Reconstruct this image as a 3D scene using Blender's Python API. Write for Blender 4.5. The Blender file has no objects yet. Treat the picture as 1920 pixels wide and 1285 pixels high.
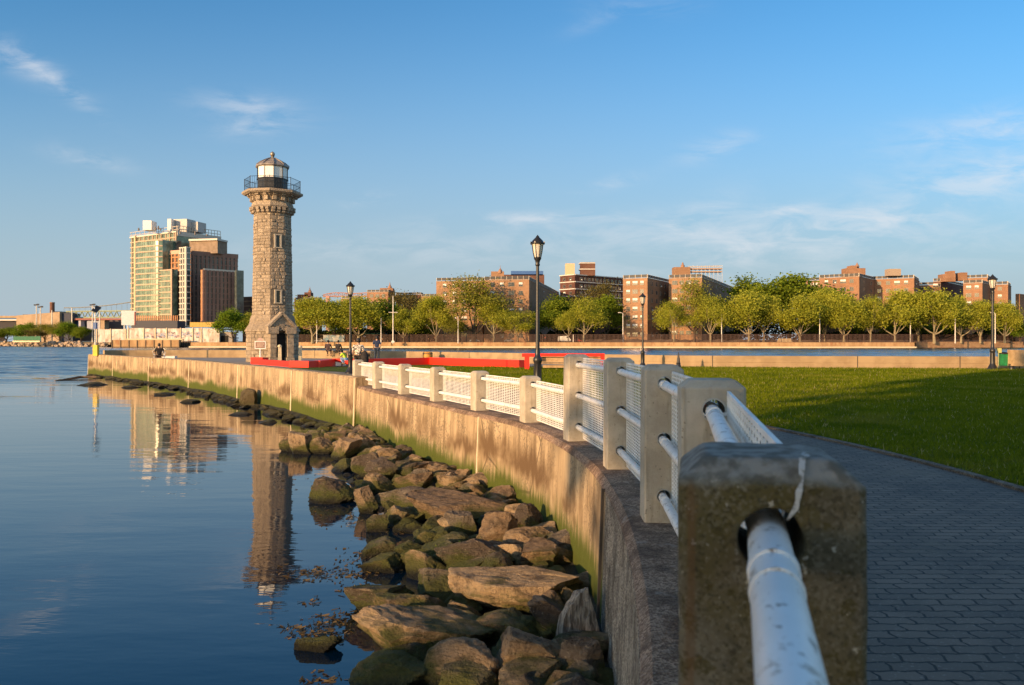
import bpy, bmesh, math, random
import numpy as np
from mathutils import Vector, Matrix, noise as mnoise, geometry as mgeo
from math import sin, cos, pi, radians, sqrt, atan2

S = bpy.context.scene
COL = S.collection
random.seed(7)
F, CX, HY, CZ = 1493.3, 960.0, 640.0, 2.85      # focal length in photo pixels, image centre, horizon, eye height above the water

# ------------------------------------------------------------------ camera, sky, sun, exposure
cam = bpy.data.cameras.new('camera')
cam.lens = 28.0
cam.sensor_width = 36.0
cam.shift_y = -0.0013
cam.clip_start = 0.05
cam.clip_end = 20000
cam.dof.use_dof = True
cam.dof.focus_distance = 28.0
cam.dof.aperture_fstop = 6.3
cam_o = bpy.data.objects.new('camera', cam)
COL.objects.link(cam_o)
cam_o.location = (0, 0, CZ)
cam_o.rotation_euler = (pi / 2, 0, 0)
S.camera = cam_o

SUN_EL, SUN_AZ = radians(10.5), radians(225)      # azimuth clockwise from +Y: the sun stands behind the camera to the left
sun = bpy.data.lights.new('sun', 'SUN')
sun.energy = 4.5
sun.angle = radians(0.5)
sun.color = (1.0, 0.62, 0.31)
sun_o = bpy.data.objects.new('sun', sun)
COL.objects.link(sun_o)
sd = Vector((sin(SUN_AZ) * cos(SUN_EL), cos(SUN_AZ) * cos(SUN_EL), sin(SUN_EL)))
sun_o.rotation_euler = sd.to_track_quat('Z', 'Y').to_euler()

S.view_settings.view_transform = 'Standard'
S.view_settings.look = 'None'
S.view_settings.exposure = 0.72
S.view_settings.gamma = 1.0

W = bpy.data.worlds.new('World')
S.world = W
W.use_nodes = True
nt = W.node_tree
N, L = nt.nodes, nt.links
bg = N['Background']
sky = N.new('ShaderNodeTexSky')
sky.sky_type = 'NISHITA'
sky.sun_disc = False
sky.sun_elevation = SUN_EL
sky.sun_rotation = SUN_AZ
sky.air_density = 1.0
sky.dust_density = 0.6
sky.ozone_density = 1.6
bg.inputs['Strength'].default_value = 0.15


def wm(op, a=None, b=None, c=None, clamp=False):
    n = N.new('ShaderNodeMath')
    n.operation = op
    n.use_clamp = clamp
    for i, v in enumerate((a, b, c)):
        if v is None:
            continue
        if isinstance(v, (int, float)):
            n.inputs[i].default_value = v
        else:
            L.new(v, n.inputs[i])
    return n.outputs[0]


tc = N.new('ShaderNodeTexCoord')
sp = N.new('ShaderNodeSeparateXYZ')
L.new(tc.outputs['Generated'], sp.inputs[0])
yy = wm('MAXIMUM', sp.outputs[1], 0.02)
cu = wm('DIVIDE', sp.outputs[0], yy)
cv = wm('DIVIDE', sp.outputs[2], yy)
cmb = N.new('ShaderNodeCombineXYZ')
L.new(cu, cmb.inputs[0])
L.new(cv, cmb.inputs[1])
mp = N.new('ShaderNodeMapping')
mp.inputs['Scale'].default_value = (5, 17, 1)
mp.inputs['Rotation'].default_value = (0, 0, radians(-6))
L.new(cmb.outputs[0], mp.inputs[0])
nz = N.new('ShaderNodeTexNoise')
nz.inputs['Scale'].default_value = 2.2
nz.inputs['Detail'].default_value = 8
nz.inputs['Roughness'].default_value = 0.62
nz.inputs['Distortion'].default_value = 0.5
L.new(mp.outputs[0], nz.inputs['Vector'])
wisp = wm('MULTIPLY', wm('SUBTRACT', nz.outputs[0], 0.40), 4.2, clamp=True)
# where the cirrus wisps stand in the sky: direction (tan azimuth, tan elevation), half sizes, tilt, strength
CLOUDS = [(40, 115, 95, 24, -28, .36), (120, 165, 80, 13, -38, .34), (470, 200, 95, 22, -6, .35), (480, 238, 70, 20, 4, .35),
          (165, 297, 70, 16, -12, .30), (690, 372, 40, 12, 10, .32), (1345, 275, 60, 20, 15, .40), (1150, 343, 60, 12, 12, .25),
          (1860, 245, 170, 36, 8, .42), (1880, 320, 190, 26, 6, .50), (1680, 400, 330, 32, 12, .40), (1300, 428, 420, 26, 2, .28),
          (990, 410, 160, 12, 2, .45), (1480, 393, 50, 10, 5, .4), (1500, 470, 520, 40, 2, .30), (700, 470, 260, 25, 0, .22),
          (1330, 395, 80, 30, 20, .25), (1200, 10, 90, 22, 0, .14), (1120, 40, 60, 14, 20, .12)]
acc = None
for (x, y, rx, ry, tilt, k) in CLOUDS:
    u0, v0 = (x - CX) / F, (HY - y) / F
    a, ca, sa = None, cos(radians(tilt)), sin(radians(tilt))
    du, dv = wm('SUBTRACT', cu, u0), wm('SUBTRACT', cv, v0)
    p = wm('DIVIDE', wm('ADD', wm('MULTIPLY', du, ca), wm('MULTIPLY', dv, sa)), rx / F)
    q = wm('DIVIDE', wm('SUBTRACT', wm('MULTIPLY', dv, ca), wm('MULTIPLY', du, sa)), ry / F)
    r2 = wm('ADD', wm('MULTIPLY', p, p), wm('MULTIPLY', q, q))
    g = wm('MULTIPLY', wm('POWER', 2.718, wm('MULTIPLY', r2, -0.9)), k)
    acc = g if acc is None else wm('ADD', acc, g)
cl = wm('MULTIPLY', wm('MULTIPLY', acc, wisp), wm('GREATER_THAN', sp.outputs[1], 0.03), clamp=True)
mixc = N.new('ShaderNodeMix')
mixc.data_type = 'RGBA'
L.new(cl, mixc.inputs['Factor'])
hs = N.new('ShaderNodeHueSaturation')
hs.inputs['Saturation'].default_value = 1.0
hs.inputs['Value'].default_value = 1.0
L.new(sky.outputs[0], hs.inputs['Color'])
tint = N.new('ShaderNodeMix')
tint.data_type = 'RGBA'
tint.blend_type = 'MULTIPLY'
L.new(wm('MULTIPLY', sp.outputs[1], 2.2, clamp=True), tint.inputs['Factor'])
L.new(hs.outputs[0], tint.inputs['A'])
tint.inputs['B'].default_value = (0.25, 0.64, 0.90, 1)
# pale air low over the horizon in the half of the sky away from the sun
hz = N.new('ShaderNodeMix')
hz.data_type = 'RGBA'
q2 = wm('DIVIDE', cv, 0.27)
hf = wm('MULTIPLY', wm('POWER', 2.718, wm('MULTIPLY', wm('MULTIPLY', q2, q2), -1.0)), wm('GREATER_THAN', sp.outputs[1], 0.021))
L.new(wm('MULTIPLY', hf, .97), hz.inputs['Factor'])
L.new(tint.outputs['Result'], hz.inputs['A'])
hz.inputs['B'].default_value = (1.78, 2.12, 2.40, 1)
L.new(hz.outputs['Result'], mixc.inputs['A'])
mixc.inputs['B'].default_value = (3.3, 3.35, 3.5, 1)
L.new(mixc.outputs['Result'], bg.inputs['Color'])


# ------------------------------------------------------------------ helpers
def at(x, y, d):
    """the point at distance d seen at photo position x, y"""
    return Vector(((x - CX) * d / F, d, CZ - (y - HY) * d / F))


def tag(o, label=None, cat=None, group=None, kind=None):
    for k, v in (('label', label), ('category', cat), ('group', group), ('kind', kind)):
        if v:
            o[k] = v
    return o


def thing(name, loc, label, cat, group=None, rz=0.0):
    o = bpy.data.objects.new(name, None)
    o.empty_display_size = 0.2
    COL.objects.link(o)
    o.location = loc
    o.rotation_euler = (0, 0, rz)
    return tag(o, label, cat, group)


def root_of(o):
    while o.parent is not None:
        o = o.parent
    return o


class MB:
    """collects shapes, links them as one mesh object"""

    def __init__(self):
        self.v, self.f, self.m, self.k, self.uv = [], [], [], [], {}

    def add(self, vs, fs, m=0, k=None):
        b = len(self.v)
        self.v += [tuple(p) for p in vs]
        k = random.random() if k is None else k
        for f in fs:
            self.f.append(tuple(b + i for i in f))
            self.m.append(m)
            self.k.append(k)

    def obox(self, c, ax, ay, az, m=0, k=None):
        c, ax, ay, az = Vector(c), Vector(ax), Vector(ay), Vector(az)
        vs = [c + sx * ax + sy * ay + sz * az for sz in (-1, 1) for sy in (-1, 1) for sx in (-1, 1)]
        self.add(vs, [(0, 2, 3, 1), (4, 5, 7, 6), (0, 1, 5, 4), (2, 6, 7, 3), (0, 4, 6, 2), (1, 3, 7, 5)], m, k)

    def box(self, c, s, rz=0.0, m=0, k=None):
        ca, sa = cos(rz), sin(rz)
        self.obox(c, (ca * s[0] / 2, sa * s[0] / 2, 0), (-sa * s[1] / 2, ca * s[1] / 2, 0), (0, 0, s[2] / 2), m, k)

    def frustum(self, c, s, t, h, rz=0.0, m=0):
        """box base s (x, y) that narrows to t over height h, base centre c"""
        ca, sa = cos(rz), sin(rz)
        vs = []
        for (w, d), z in ((s, 0), (t, h)):
            for sx, sy in ((-1, -1), (1, -1), (1, 1), (-1, 1)):
                px, py = sx * w / 2, sy * d / 2
                vs.append((c[0] + ca * px - sa * py, c[1] + sa * px + ca * py, c[2] + z))
        self.add(vs, [(3, 2, 1, 0), (4, 5, 6, 7), (0, 1, 5, 4), (1, 2, 6, 5), (2, 3, 7, 6), (3, 0, 4, 7)], m)

    def tube(self, pts, r, n=10, m=0, cap=True):
        pts = [Vector(p) for p in pts]
        rs = r if isinstance(r, (list, tuple)) else [r] * len(pts)
        vs, fs = [], []
        up = None
        for i, p in enumerate(pts):
            d = (pts[min(i + 1, len(pts) - 1)] - pts[max(i - 1, 0)])
            d = d.normalized() if d.length > 1e-9 else Vector((0, 0, 1))
            if up is None:
                up = Vector((0, 0, 1)) if abs(d.z) < .9 else Vector((1, 0, 0))
            a = d.cross(up)
            a = a.normalized() if a.length > 1e-6 else d.orthogonal().normalized()
            b = d.cross(a).normalized()
            for j in range(n):
                t = 2 * pi * j / n
                vs.append(p + (a * cos(t) + b * sin(t)) * rs[i])
        for i in range(len(pts) - 1):
            for j in range(n):
                k = (j + 1) % n
                fs.append((i * n + j, i * n + k, (i + 1) * n + k, (i + 1) * n + j))
        if cap:
            fs.append(tuple(range(n))[::-1])
            fs.append(tuple((len(pts) - 1) * n + j for j in range(n)))
        self.add(vs, fs, m)

    def lathe(self, prof, c=(0, 0, 0), n=16, m=0, ph=0.0):
        vs, fs = [], []
        for (r, z) in prof:
            for j in range(n):
                t = 2 * pi * j / n + ph
                vs.append((c[0] + r * cos(t), c[1] + r * sin(t), c[2] + z))
        for i in range(len(prof) - 1):
            for j in range(n):
                k = (j + 1) % n
                fs.append((i * n + j, i * n + k, (i + 1) * n + k, (i + 1) * n + j))
        fs.append(tuple(range(n))[::-1])
        fs.append(tuple((len(prof) - 1) * n + j for j in range(n)))
        self.add(vs, fs, m)

    def prism(self, poly, z0, z1, m=0):
        n = len(poly)
        vs = [(p[0], p[1], z0) for p in poly] + [(p[0], p[1], z1) for p in poly]
        fs = [tuple(range(n))[::-1], tuple(range(n, 2 * n))]
        fs += [(i, (i + 1) % n, n + (i + 1) % n, n + i) for i in range(n)]
        self.add(vs, fs, m)

    def sphere(self, c, r, n=12, m=0, s=(1, 1, 1)):
        prof = [(max(1e-3, sin(pi * i / n)), -cos(pi * i / n)) for i in range(n + 1)]
        b = len(self.v)
        self.lathe(prof, (0, 0, 0), n + 4, m)
        for i in range(b, len(self.v)):
            p = self.v[i]
            self.v[i] = (c[0] + p[0] * r * s[0], c[1] + p[1] * r * s[1], c[2] + p[2] * r * s[2])

    def build(self, name, mats, parent=None, smooth=False, world=True, recalc=True):
        me = bpy.data.meshes.new(name)
        off = Vector((0, 0, 0))
        if parent is not None and world:
            off = root_of(parent).location
        me.from_pydata([(p[0] - off[0], p[1] - off[1], p[2] - off[2]) for p in self.v], [], self.f)
        for mt in (mats if isinstance(mats, (list, tuple)) else [mats]):
            me.materials.append(mt)
        if any(self.m):
            me.polygons.foreach_set('material_index', self.m)
        if self.uv:
            ul = me.uv_layers.new(name='UVMap')
            for lp in me.loops:
                q = self.uv.get(lp.vertex_index)
                if q:
                    ul.data[lp.index].uv = q
        at_ = me.attributes.new('var', 'FLOAT', 'FACE')
        at_.data.foreach_set('value', self.k)
        if recalc:
            bm = bmesh.new()
            bm.from_mesh(me)
            bmesh.ops.recalc_face_normals(bm, faces=bm.faces)
            bm.to_mesh(me)
            bm.free()
        if smooth:
            me.polygons.foreach_set('use_smooth', [True] * len(me.polygons))
            try:
                me.set_sharp_from_angle(angle=radians(40))
            except Exception:
                pass
        o = bpy.data.objects.new(name, me)
        COL.objects.link(o)
        if parent is not None:
            o.parent = parent
        return o


def inst(me_obj, name, parent, loc=(0, 0, 0), rz=0.0, scale=(1, 1, 1)):
    """another object with the same mesh"""
    o = bpy.data.objects.new(name, me_obj if isinstance(me_obj, bpy.types.Mesh) else me_obj.data)
    COL.objects.link(o)
    if parent is not None:
        o.parent = parent
    o.location = loc
    o.rotation_euler = (0, 0, rz)
    o.scale = scale
    return o


def copy_tree(o, parent=None):
    c = o.copy()
    COL.objects.link(c)
    c.parent = parent
    for ch in list(o.children):
        copy_tree(ch, c)
    return c


# ------------------------------------------------------------------ materials
class NT:
    def __init__(self, name):
        self.mat = bpy.data.materials.new(name)
        self.mat.use_nodes = True
        self.n, self.l = self.mat.node_tree.nodes, self.mat.node_tree.links
        self.b = self.n['Principled BSDF']
        self.out = self.n['Material Output']

    def node(self, t, **kw):
        n = self.n.new(t)
        for k, v in kw.items():
            if hasattr(n, k) and k not in ('inputs',):
                setattr(n, k, v)
        return n

    def set(self, sock, v):
        if hasattr(v, 'is_output'):
            self.l.new(v, sock)
        elif isinstance(v, (tuple, list)) and len(v) == 3 and sock.type == 'RGBA':
            sock.default_value = (*v, 1)
        else:
            sock.default_value = v

    def math(self, op, a, b=None, clamp=False):
        n = self.node('ShaderNodeMath', operation=op, use_clamp=clamp)
        self.set(n.inputs[0], a)
        if b is not None:
            self.set(n.inputs[1], b)
        return n.outputs[0]

    def coord(self, kind='Object'):
        if kind == 'World':
            return self.node('ShaderNodeNewGeometry').outputs['Position']
        return self.node('ShaderNodeTexCoord').outputs[kind]

    def mapping(self, vec, scale=(1, 1, 1), loc=(0, 0, 0), rot=(0, 0, 0)):
        n = self.node('ShaderNodeMapping')
        self.l.new(vec, n.inputs[0])
        n.inputs['Scale'].default_value = scale
        n.inputs['Location'].default_value = loc
        n.inputs['Rotation'].default_value = rot
        return n.outputs[0]

    def noise(self, vec, scale, detail=4, rough=.55, dist=0.0):
        n = self.node('ShaderNodeTexNoise')
        self.l.new(vec, n.inputs['Vector'])
        n.inputs['Scale'].default_value = scale
        n.inputs['Detail'].default_value = detail
        n.inputs['Roughness'].default_value = rough
        n.inputs['Distortion'].default_value = dist
        return n.outputs[0]

    def voro(self, vec, scale, out='Distance', feature='F1'):
        n = self.node('ShaderNodeTexVoronoi', feature=feature)
        self.l.new(vec, n.inputs['Vector'])
        n.inputs['Scale'].default_value = scale
        return n.outputs[out]

    def ramp(self, fac, stops):
        n = self.node('ShaderNodeValToRGB')
        self.set(n.inputs[0], fac)
        e = n.color_ramp.elements
        while len(e) < len(stops):
            e.new(0.5)
        for i, (p, c) in enumerate(stops):
            e[i].position = p
            e[i].color = (*c, 1) if len(c) == 3 else c
        return n.outputs[0]

    def step(self, fac, lo, hi):
        n = self.node('ShaderNodeMapRange', interpolation_type='SMOOTHSTEP')
        self.set(n.inputs['Value'], fac)
        n.inputs['From Min'].default_value = lo
        n.inputs['From Max'].default_value = hi
        return n.outputs[0]

    def mix(self, fac, a, b, blend='MIX'):
        n = self.node('ShaderNodeMix', data_type='RGBA', blend_type=blend)
        self.set(n.inputs['Factor'], fac)
        self.set(n.inputs['A'], a)
        self.set(n.inputs['B'], b)
        return n.outputs['Result']

    def attr(self, name):
        n = self.node('ShaderNodeAttribute')
        n.attribute_name = name
        return n.outputs['Fac']

    def sep(self, vec):
        n = self.node('ShaderNodeSeparateXYZ')
        self.l.new(vec, n.inputs[0])
        return n.outputs

    def bump(self, h, strength=.5, dist=.02, normal=None):
        n = self.node('ShaderNodeBump')
        self.set(n.inputs['Height'], h)
        n.inputs['Strength'].default_value = strength
        n.inputs['Distance'].default_value = dist
        if normal is not None:
            self.l.new(normal, n.inputs['Normal'])
        return n.outputs[0]

    def done(self, color=None, rough=.8, metal=0.0, normal=None, spec=None):
        if color is not None:
            self.set(self.b.inputs['Base Color'], color)
        self.set(self.b.inputs['Roughness'], rough)
        self.set(self.b.inputs['Metallic'], metal)
        if normal is not None:
            self.l.new(normal, self.b.inputs['Normal'])
        if spec is not None:
            self.b.inputs['Specular IOR Level'].default_value = spec
        return self.mat


def mottled(name, c1, c2, scale=3.0, rough=.85, bump=.3, bscale=None, bdist=.01, metal=0.0, lo=.35, hi=.65, per=0.0, spec=None, kind='Object'):
    t = NT(name)
    v = t.coord(kind)
    c = t.mix(t.step(t.noise(v, scale, 6), lo, hi), c1, c2)
    if per:
        k = t.attr('var')
        g = t.math('ADD', t.math('MULTIPLY', k, 2 * per), 1 - per)
        n = t.node('ShaderNodeVectorMath', operation='SCALE')
        t.l.new(c, n.inputs[0])
        t.l.new(g, n.inputs['Scale'])
        c = n.outputs[0]
    nm = t.bump(t.noise(v, bscale or scale * 6, 6, .65), bump, bdist) if bump else None
    return t.done(c, rough, metal, nm, spec)


def plain(name, c, rough=.6, metal=0.0, spec=None, var=.12, scale=4.0):
    c1 = tuple(x * (1 - var) for x in c)
    c2 = tuple(min(1, x * (1 + var)) for x in c)
    return mottled(name, c1, c2, scale, rough, 0, metal=metal, spec=spec)


def leaf_mat(name, c1, c2, trans=.35):
    t = NT(name)
    c = t.mix(t.attr('var'), c1, c2)
    d = t.node('ShaderNodeBsdfDiffuse')
    tr = t.node('ShaderNodeBsdfTranslucent')
    t.l.new(c, d.inputs['Color'])
    t.l.new(c, tr.inputs['Color'])
    ms = t.node('ShaderNodeMixShader')
    ms.inputs[0].default_value = trans
    t.l.new(d.outputs[0], ms.inputs[1])
    t.l.new(tr.outputs[0], ms.inputs[2])
    t.l.new(ms.outputs[0], t.out.inputs['Surface'])
    return t.mat


M = {}


def m_seawall():
    t = NT('weathered_seawall_concrete')
    w = t.coord('World')
    uv = t.coord('UV')
    z = t.sep(w)[2]
    streak = t.noise(t.mapping(uv, (1.6, .16, 1)), 2.2, 7, .62)
    fine = t.noise(t.mapping(uv, (7, .35, 1)), 2.0, 5, .6)
    crack = t.voro(t.mapping(uv, (.45, .45, 1)), 1.0, 'Distance', 'DISTANCE_TO_EDGE')
    blot = t.noise(uv, .55, 5, .6)
    grain = t.noise(w, 22, 5, .7)
    c = t.mix(t.step(streak, .36, .66), (.275, .200, .118), (.48, .365, .225))
    c = t.mix(t.math('MULTIPLY', t.step(fine, .56, .72), .55), c, (.58, .46, .29))
    pits = t.math('MULTIPLY', t.step(grain, .50, .58), t.step(t.noise(uv, .8, 4, .6), .42, .56))
    c = t.mix(t.math('MULTIPLY', pits, .75), c, (.10, .085, .065))
    c = t.mix(t.math('MULTIPLY', t.math('SUBTRACT', 1.0, t.step(crack, .004, .014)), t.math('MULTIPLY', t.step(blot, .46, .56), .8)), c, (.09, .065, .04))
    run = t.noise(t.mapping(uv, (2.6, .10, 1), loc=(7, 0, 0)), 2.0, 6, .6)
    c = t.mix(t.math('MULTIPLY', t.step(run, .56, .66), .75), c, (.13, .085, .046))
    # the tide's rust and damp band, then algae
    zz = t.math('ADD', z, t.math('MULTIPLY', t.math('SUBTRACT', streak, .5), .9))
    c = t.mix(t.math('MULTIPLY', t.math('MULTIPLY', t.step(zz, .55, .8), t.math('SUBTRACT', 1.0, t.step(zz, .95, 1.35))), t.step(blot, .42, .6)), c, (.13, .082, .042))
    za = t.math('ADD', z, t.math('MULTIPLY', t.math('SUBTRACT', fine, .5), .55))
    za = t.math('ADD', za, t.math('MULTIPLY', t.math('SUBTRACT', blot, .5), .9))
    c = t.mix(t.math('MULTIPLY', t.math('SUBTRACT', 1.0, t.step(za, .42, .80)), .97), c, t.mix(grain, (.024, .040, .003), (.090, .115, .010)))
    c = t.mix(t.math('SUBTRACT', 1.0, t.step(za, -.1, .22)), c, (.03, .035, .012))
    h = t.math('ADD', t.math('MULTIPLY', grain, .6), t.noise(w, 70, 4, .7))
    return t.done(c, .9, 0, t.bump(h, .55, .015), .25)


def m_aggregate(name, dark, light, moss=0.0):
    t = NT(name)
    w = t.coord('World')
    cells = t.voro(w, 75, 'Color')
    k = t.sep(cells)[0]
    big = t.noise(w, 2.6, 6, .65)
    c = t.mix(t.step(k, .1, .9), dark, light)
    c = t.mix(t.math('MULTIPLY', t.step(big, .42, .64), .7), c, tuple(x * .42 for x in dark))
    streak = t.noise(t.mapping(w, (3, 3, .25)), 2.0, 5)
    c = t.mix(t.math('MULTIPLY', t.step(streak, .52, .7), .5), c, tuple(x * .35 for x in dark))
    c = t.mix(t.math('MULTIPLY', t.step(t.noise(w, 5, 3), .62, .7), .25), c, (.45, .42, .38))
    h = t.math('ADD', t.voro(w, 75), t.math('MULTIPLY', big, .6))
    return t.done(c, .9, 0, t.bump(h, .8, .01), .3)


def m_post():
    t = NT('cast_concrete_post')
    v = t.coord('World')
    z = t.sep(t.coord('Object'))[2]
    a = t.noise(v, 3.2, 7, .65)
    st = t.noise(t.mapping(v, (7, 7, .8)), 2.0, 5, .6)
    c = t.mix(t.step(a, .36, .66), (.36, .315, .245), (.50, .445, .355))
    c = t.mix(t.math('MULTIPLY', t.step(st, .54, .72), .5), c, (.20, .165, .11))
    c = t.mix(t.math('MULTIPLY', t.step(t.noise(v, 38, 4), .63, .70), .7), c, (.12, .105, .085))
    h = t.math('ADD', t.noise(v, 30, 5, .7), t.math('MULTIPLY', t.noise(v, 130, 3, .6), .5))
    return t.done(c, .88, 0, t.bump(h, .45, .008), .3)


def m_post_moss():
    t = NT('lichened_concrete_post')
    v = t.coord('World')
    z = t.sep(t.coord('Object'))[2]
    a = t.noise(v, 5.5, 7, .68)
    sp = t.noise(v, 26, 3, .5)
    c = t.mix(t.step(a, .36, .66), (.085, .068, .040), (.14, .118, .080))
    c = t.mix(t.math('MULTIPLY', t.step(t.noise(v, 4.2, 6, .6), .46, .62), .75), c, (.085, .066, .018))
    c = t.mix(t.math('MULTIPLY', t.step(sp, .57, .62), .75), c, (.062, .048, .014))
    c = t.mix(t.math('MULTIPLY', t.step(t.noise(v, 75, 4, .6), .60, .64), .7), c, (.055, .045, .025))
    c = t.mix(t.math('MULTIPLY', t.step(t.noise(v, 14, 5, .65), .60, .66), .45), c, (.24, .215, .165))
    c = t.mix(t.math('MULTIPLY', t.step(t.noise(v, 42, 3), .66, .70), .8), c, (.42, .38, .30))
    gcell = t.sep(t.voro(v, 190, 'Color'))[0]
    c = t.mix(t.math('MULTIPLY', t.step(gcell, .74, .9), .30), c, (.20, .175, .125))
    c = t.mix(t.math('MULTIPLY', t.math('SUBTRACT', 1.0, t.step(gcell, .12, .25)), .45), c, (.035, .028, .015))
    c = t.mix(t.math('MULTIPLY', t.step(t.noise(t.mapping(v, (18, 18, 1.2)), 1.0, 4), .56, .66), .5), c, (.13, .065, .028))
    top = t.math('ADD', z, t.math('MULTIPLY', t.math('SUBTRACT', a, .5), .05))
    c = t.mix(t.math('MULTIPLY', t.step(top, 1.128, 1.152), .85), c, t.mix(t.step(sp, .4, .6), (.12, .112, .095), (.26, .25, .225)))
    h = t.math('ADD', t.noise(v, 40, 5, .7), t.math('MULTIPLY', a, 1.5))
    return t.done(c, .92, 0, t.bump(h, .6, .006), .25)


def m_rock():
    t = NT('shore_rock')
    w = t.coord('World')
    oi = t.node('ShaderNodeObjectInfo').outputs['Random']
    z = t.sep(w)[2]
    geo = t.node('ShaderNodeNewGeometry')
    nzv = t.sep(geo.outputs['Normal'])[2]
    a = t.noise(w, 5, 8, .7)
    lam = t.noise(t.mapping(w, (4, 4, 22), rot=(.3, .2, 0)), 1.4, 5, .6)
    pick = t.math('FRACT', t.math('MULTIPLY', oi, 7.3))
    base = t.mix(oi, (.24, .16, .095), (.60, .43, .25))
    base = t.mix(t.step(pick, .50, .56), base, (.21, .175, .135))
    base = t.mix(t.step(pick, .76, .80), base, (.125, .098, .075))
    c = t.mix(t.math('MULTIPLY', t.step(a, .44, .66), .85), base, (.085, .062, .042))
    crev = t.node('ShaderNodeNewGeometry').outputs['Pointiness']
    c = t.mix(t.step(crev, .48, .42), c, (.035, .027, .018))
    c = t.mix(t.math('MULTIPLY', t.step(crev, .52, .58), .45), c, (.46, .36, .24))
    lam2 = t.noise(t.mapping(w, (3, 3, 30), rot=(.5, -.3, 0)), 1.2, 4, .6)
    c = t.mix(t.math('MULTIPLY', t.step(lam2, .56, .62), t.math('MULTIPLY', t.step(pick, .2, .3), .45)), c, (.07, .05, .035))
    c = t.mix(t.math('MULTIPLY', t.step(t.noise(w, 34, 4), .62, .70), .55), c, (.50, .42, .31))
    mz = t.math('ADD', t.math('SUBTRACT', t.math('MULTIPLY', t.noise(w, 2.2, 5, .6), 1.15), t.math('MULTIPLY', z, 1.9)), t.math('MULTIPLY', nzv, .12))
    g = t.mix(t.noise(w, 40, 4), (.030, .042, .004), (.115, .130, .016))
    c = t.mix(t.math('MULTIPLY', t.step(mz, -.06, .30), .9), c, g)
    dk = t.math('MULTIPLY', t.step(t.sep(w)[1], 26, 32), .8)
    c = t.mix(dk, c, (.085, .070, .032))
    c = t.mix(t.math('SUBTRACT', 1.0, t.step(t.math('ADD', z, t.math('MULTIPLY', t.math('SUBTRACT', a, .5), .25)), .02, .16)), c, (.014, .014, .008))
    wet = t.math('SUBTRACT', 1.0, t.math('MULTIPLY', t.math('SUBTRACT', 1.0, t.step(z, .02, .2)), .45))
    h = t.math('ADD', t.math('MULTIPLY', a, 1.6), t.math('ADD', t.math('MULTIPLY', lam, .9), t.noise(w, 45, 5, .7)))
    return t.done(c, t.math('MULTIPLY', wet, .88), 0, t.bump(t.math('ADD', h, t.math('MULTIPLY', t.noise(w, 16, 6, .75), 1.5)), 1.0, .06), .35)


def m_stone():
    t = NT('rough_gneiss_block')
    w = t.coord('World')
    k = t.attr('var')
    a = t.noise(w, 4.5, 7, .7)
    b = t.mix(k, (.34, .27, .195), (.49, .40, .295))
    c = t.mix(t.step(a, .38, .66), b, (.255, .21, .16))
    h = t.math('ADD', t.math('MULTIPLY', t.noise(w, 7, 6, .7), 2), t.noise(w, 26, 4, .7))
    return t.done(c, .92, 0, t.bump(h, .9, .05), .2)


def m_water():
    t = NT('river_water')
    w = t.coord('World')
    x, y, z = t.sep(w)
    far = t.math('MAXIMUM', t.step(y, 44, 95), t.step(t.math('MULTIPLY', x, -1.0), 26, 50))
    patch = t.step(t.noise(t.mapping(w, (.02, .07, 1)), 1.0, 4, .6), .42, .62)
    near = t.noise(t.mapping(w, (.55, 1.5, 1), rot=(0, 0, .12)), 1.0, 4, .55)
    swell = t.noise(t.mapping(w, (.12, .5, 1)), 1.0, 2, .5)
    fine = t.noise(t.mapping(w, (2.2, 5, 1)), 1.0, 3, .6)
    chop = t.noise(t.mapping(w, (.35, .9, 1)), 1.0, 6, .65)
    mid = t.math('ADD', .010, t.math('MULTIPLY', t.step(t.math('SUBTRACT', t.math('ADD', x, 4.0), t.math('MULTIPLY', y, .0)), -14, -3), .0))
    h = t.math('ADD', t.math('MULTIPLY', near, .0065), t.math('MULTIPLY', swell, .016))
    h = t.math('ADD', h, t.math('MULTIPLY', fine, t.math('ADD', .0005, t.math('MULTIPLY', patch, .0014))))
    # a light breeze ruffles a patch off the wall's far half
    ruf = t.math('MULTIPLY', t.step(y, 30, 42), t.step(t.math('MULTIPLY', x, -1.0), 16, 30))
    h = t.math('ADD', h, t.math('MULTIPLY', t.math('MULTIPLY', chop, t.math('MULTIPLY', ruf, patch)), .05))
    nm = t.bump(h, 1.0, 1.0)
    # wind chop on the open water: the facets' own slopes
    ct = t.node('ShaderNodeTexNoise')
    t.l.new(t.mapping(w, (.45, 1.0, 1)), ct.inputs['Vector'])
    ct.inputs['Scale'].default_value = 1.0
    ct.inputs['Detail'].default_value = 4
    cx, cy, cz = t.sep(ct.outputs['Color'])
    gust = t.math('ADD', .55, t.math('MULTIPLY', patch, .6))
    amp = t.math('MULTIPLY', far, gust)
    sl = t.node('ShaderNodeCombineXYZ')
    t.l.new(t.math('MULTIPLY', t.math('SUBTRACT', cx, .5), t.math('MULTIPLY', amp, .55)), sl.inputs[0])
    t.l.new(t.math('MULTIPLY', t.math('SUBTRACT', cy, .62), t.math('MULTIPLY', amp, .95)), sl.inputs[1])
    av = t.node('ShaderNodeVectorMath', operation='ADD')
    t.l.new(nm, av.inputs[0])
    t.l.new(sl.outputs[0], av.inputs[1])
    nv = t.node('ShaderNodeVectorMath', operation='NORMALIZE')
    t.l.new(av.outputs[0], nv.inputs[0])
    nm = nv.outputs[0]
    t.b.inputs['IOR'].default_value = 1.55
    return t.done((.0003, .009, .024), t.math('ADD', .025, t.math('MULTIPLY', far, .12)), 0, nm, .8)


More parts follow.
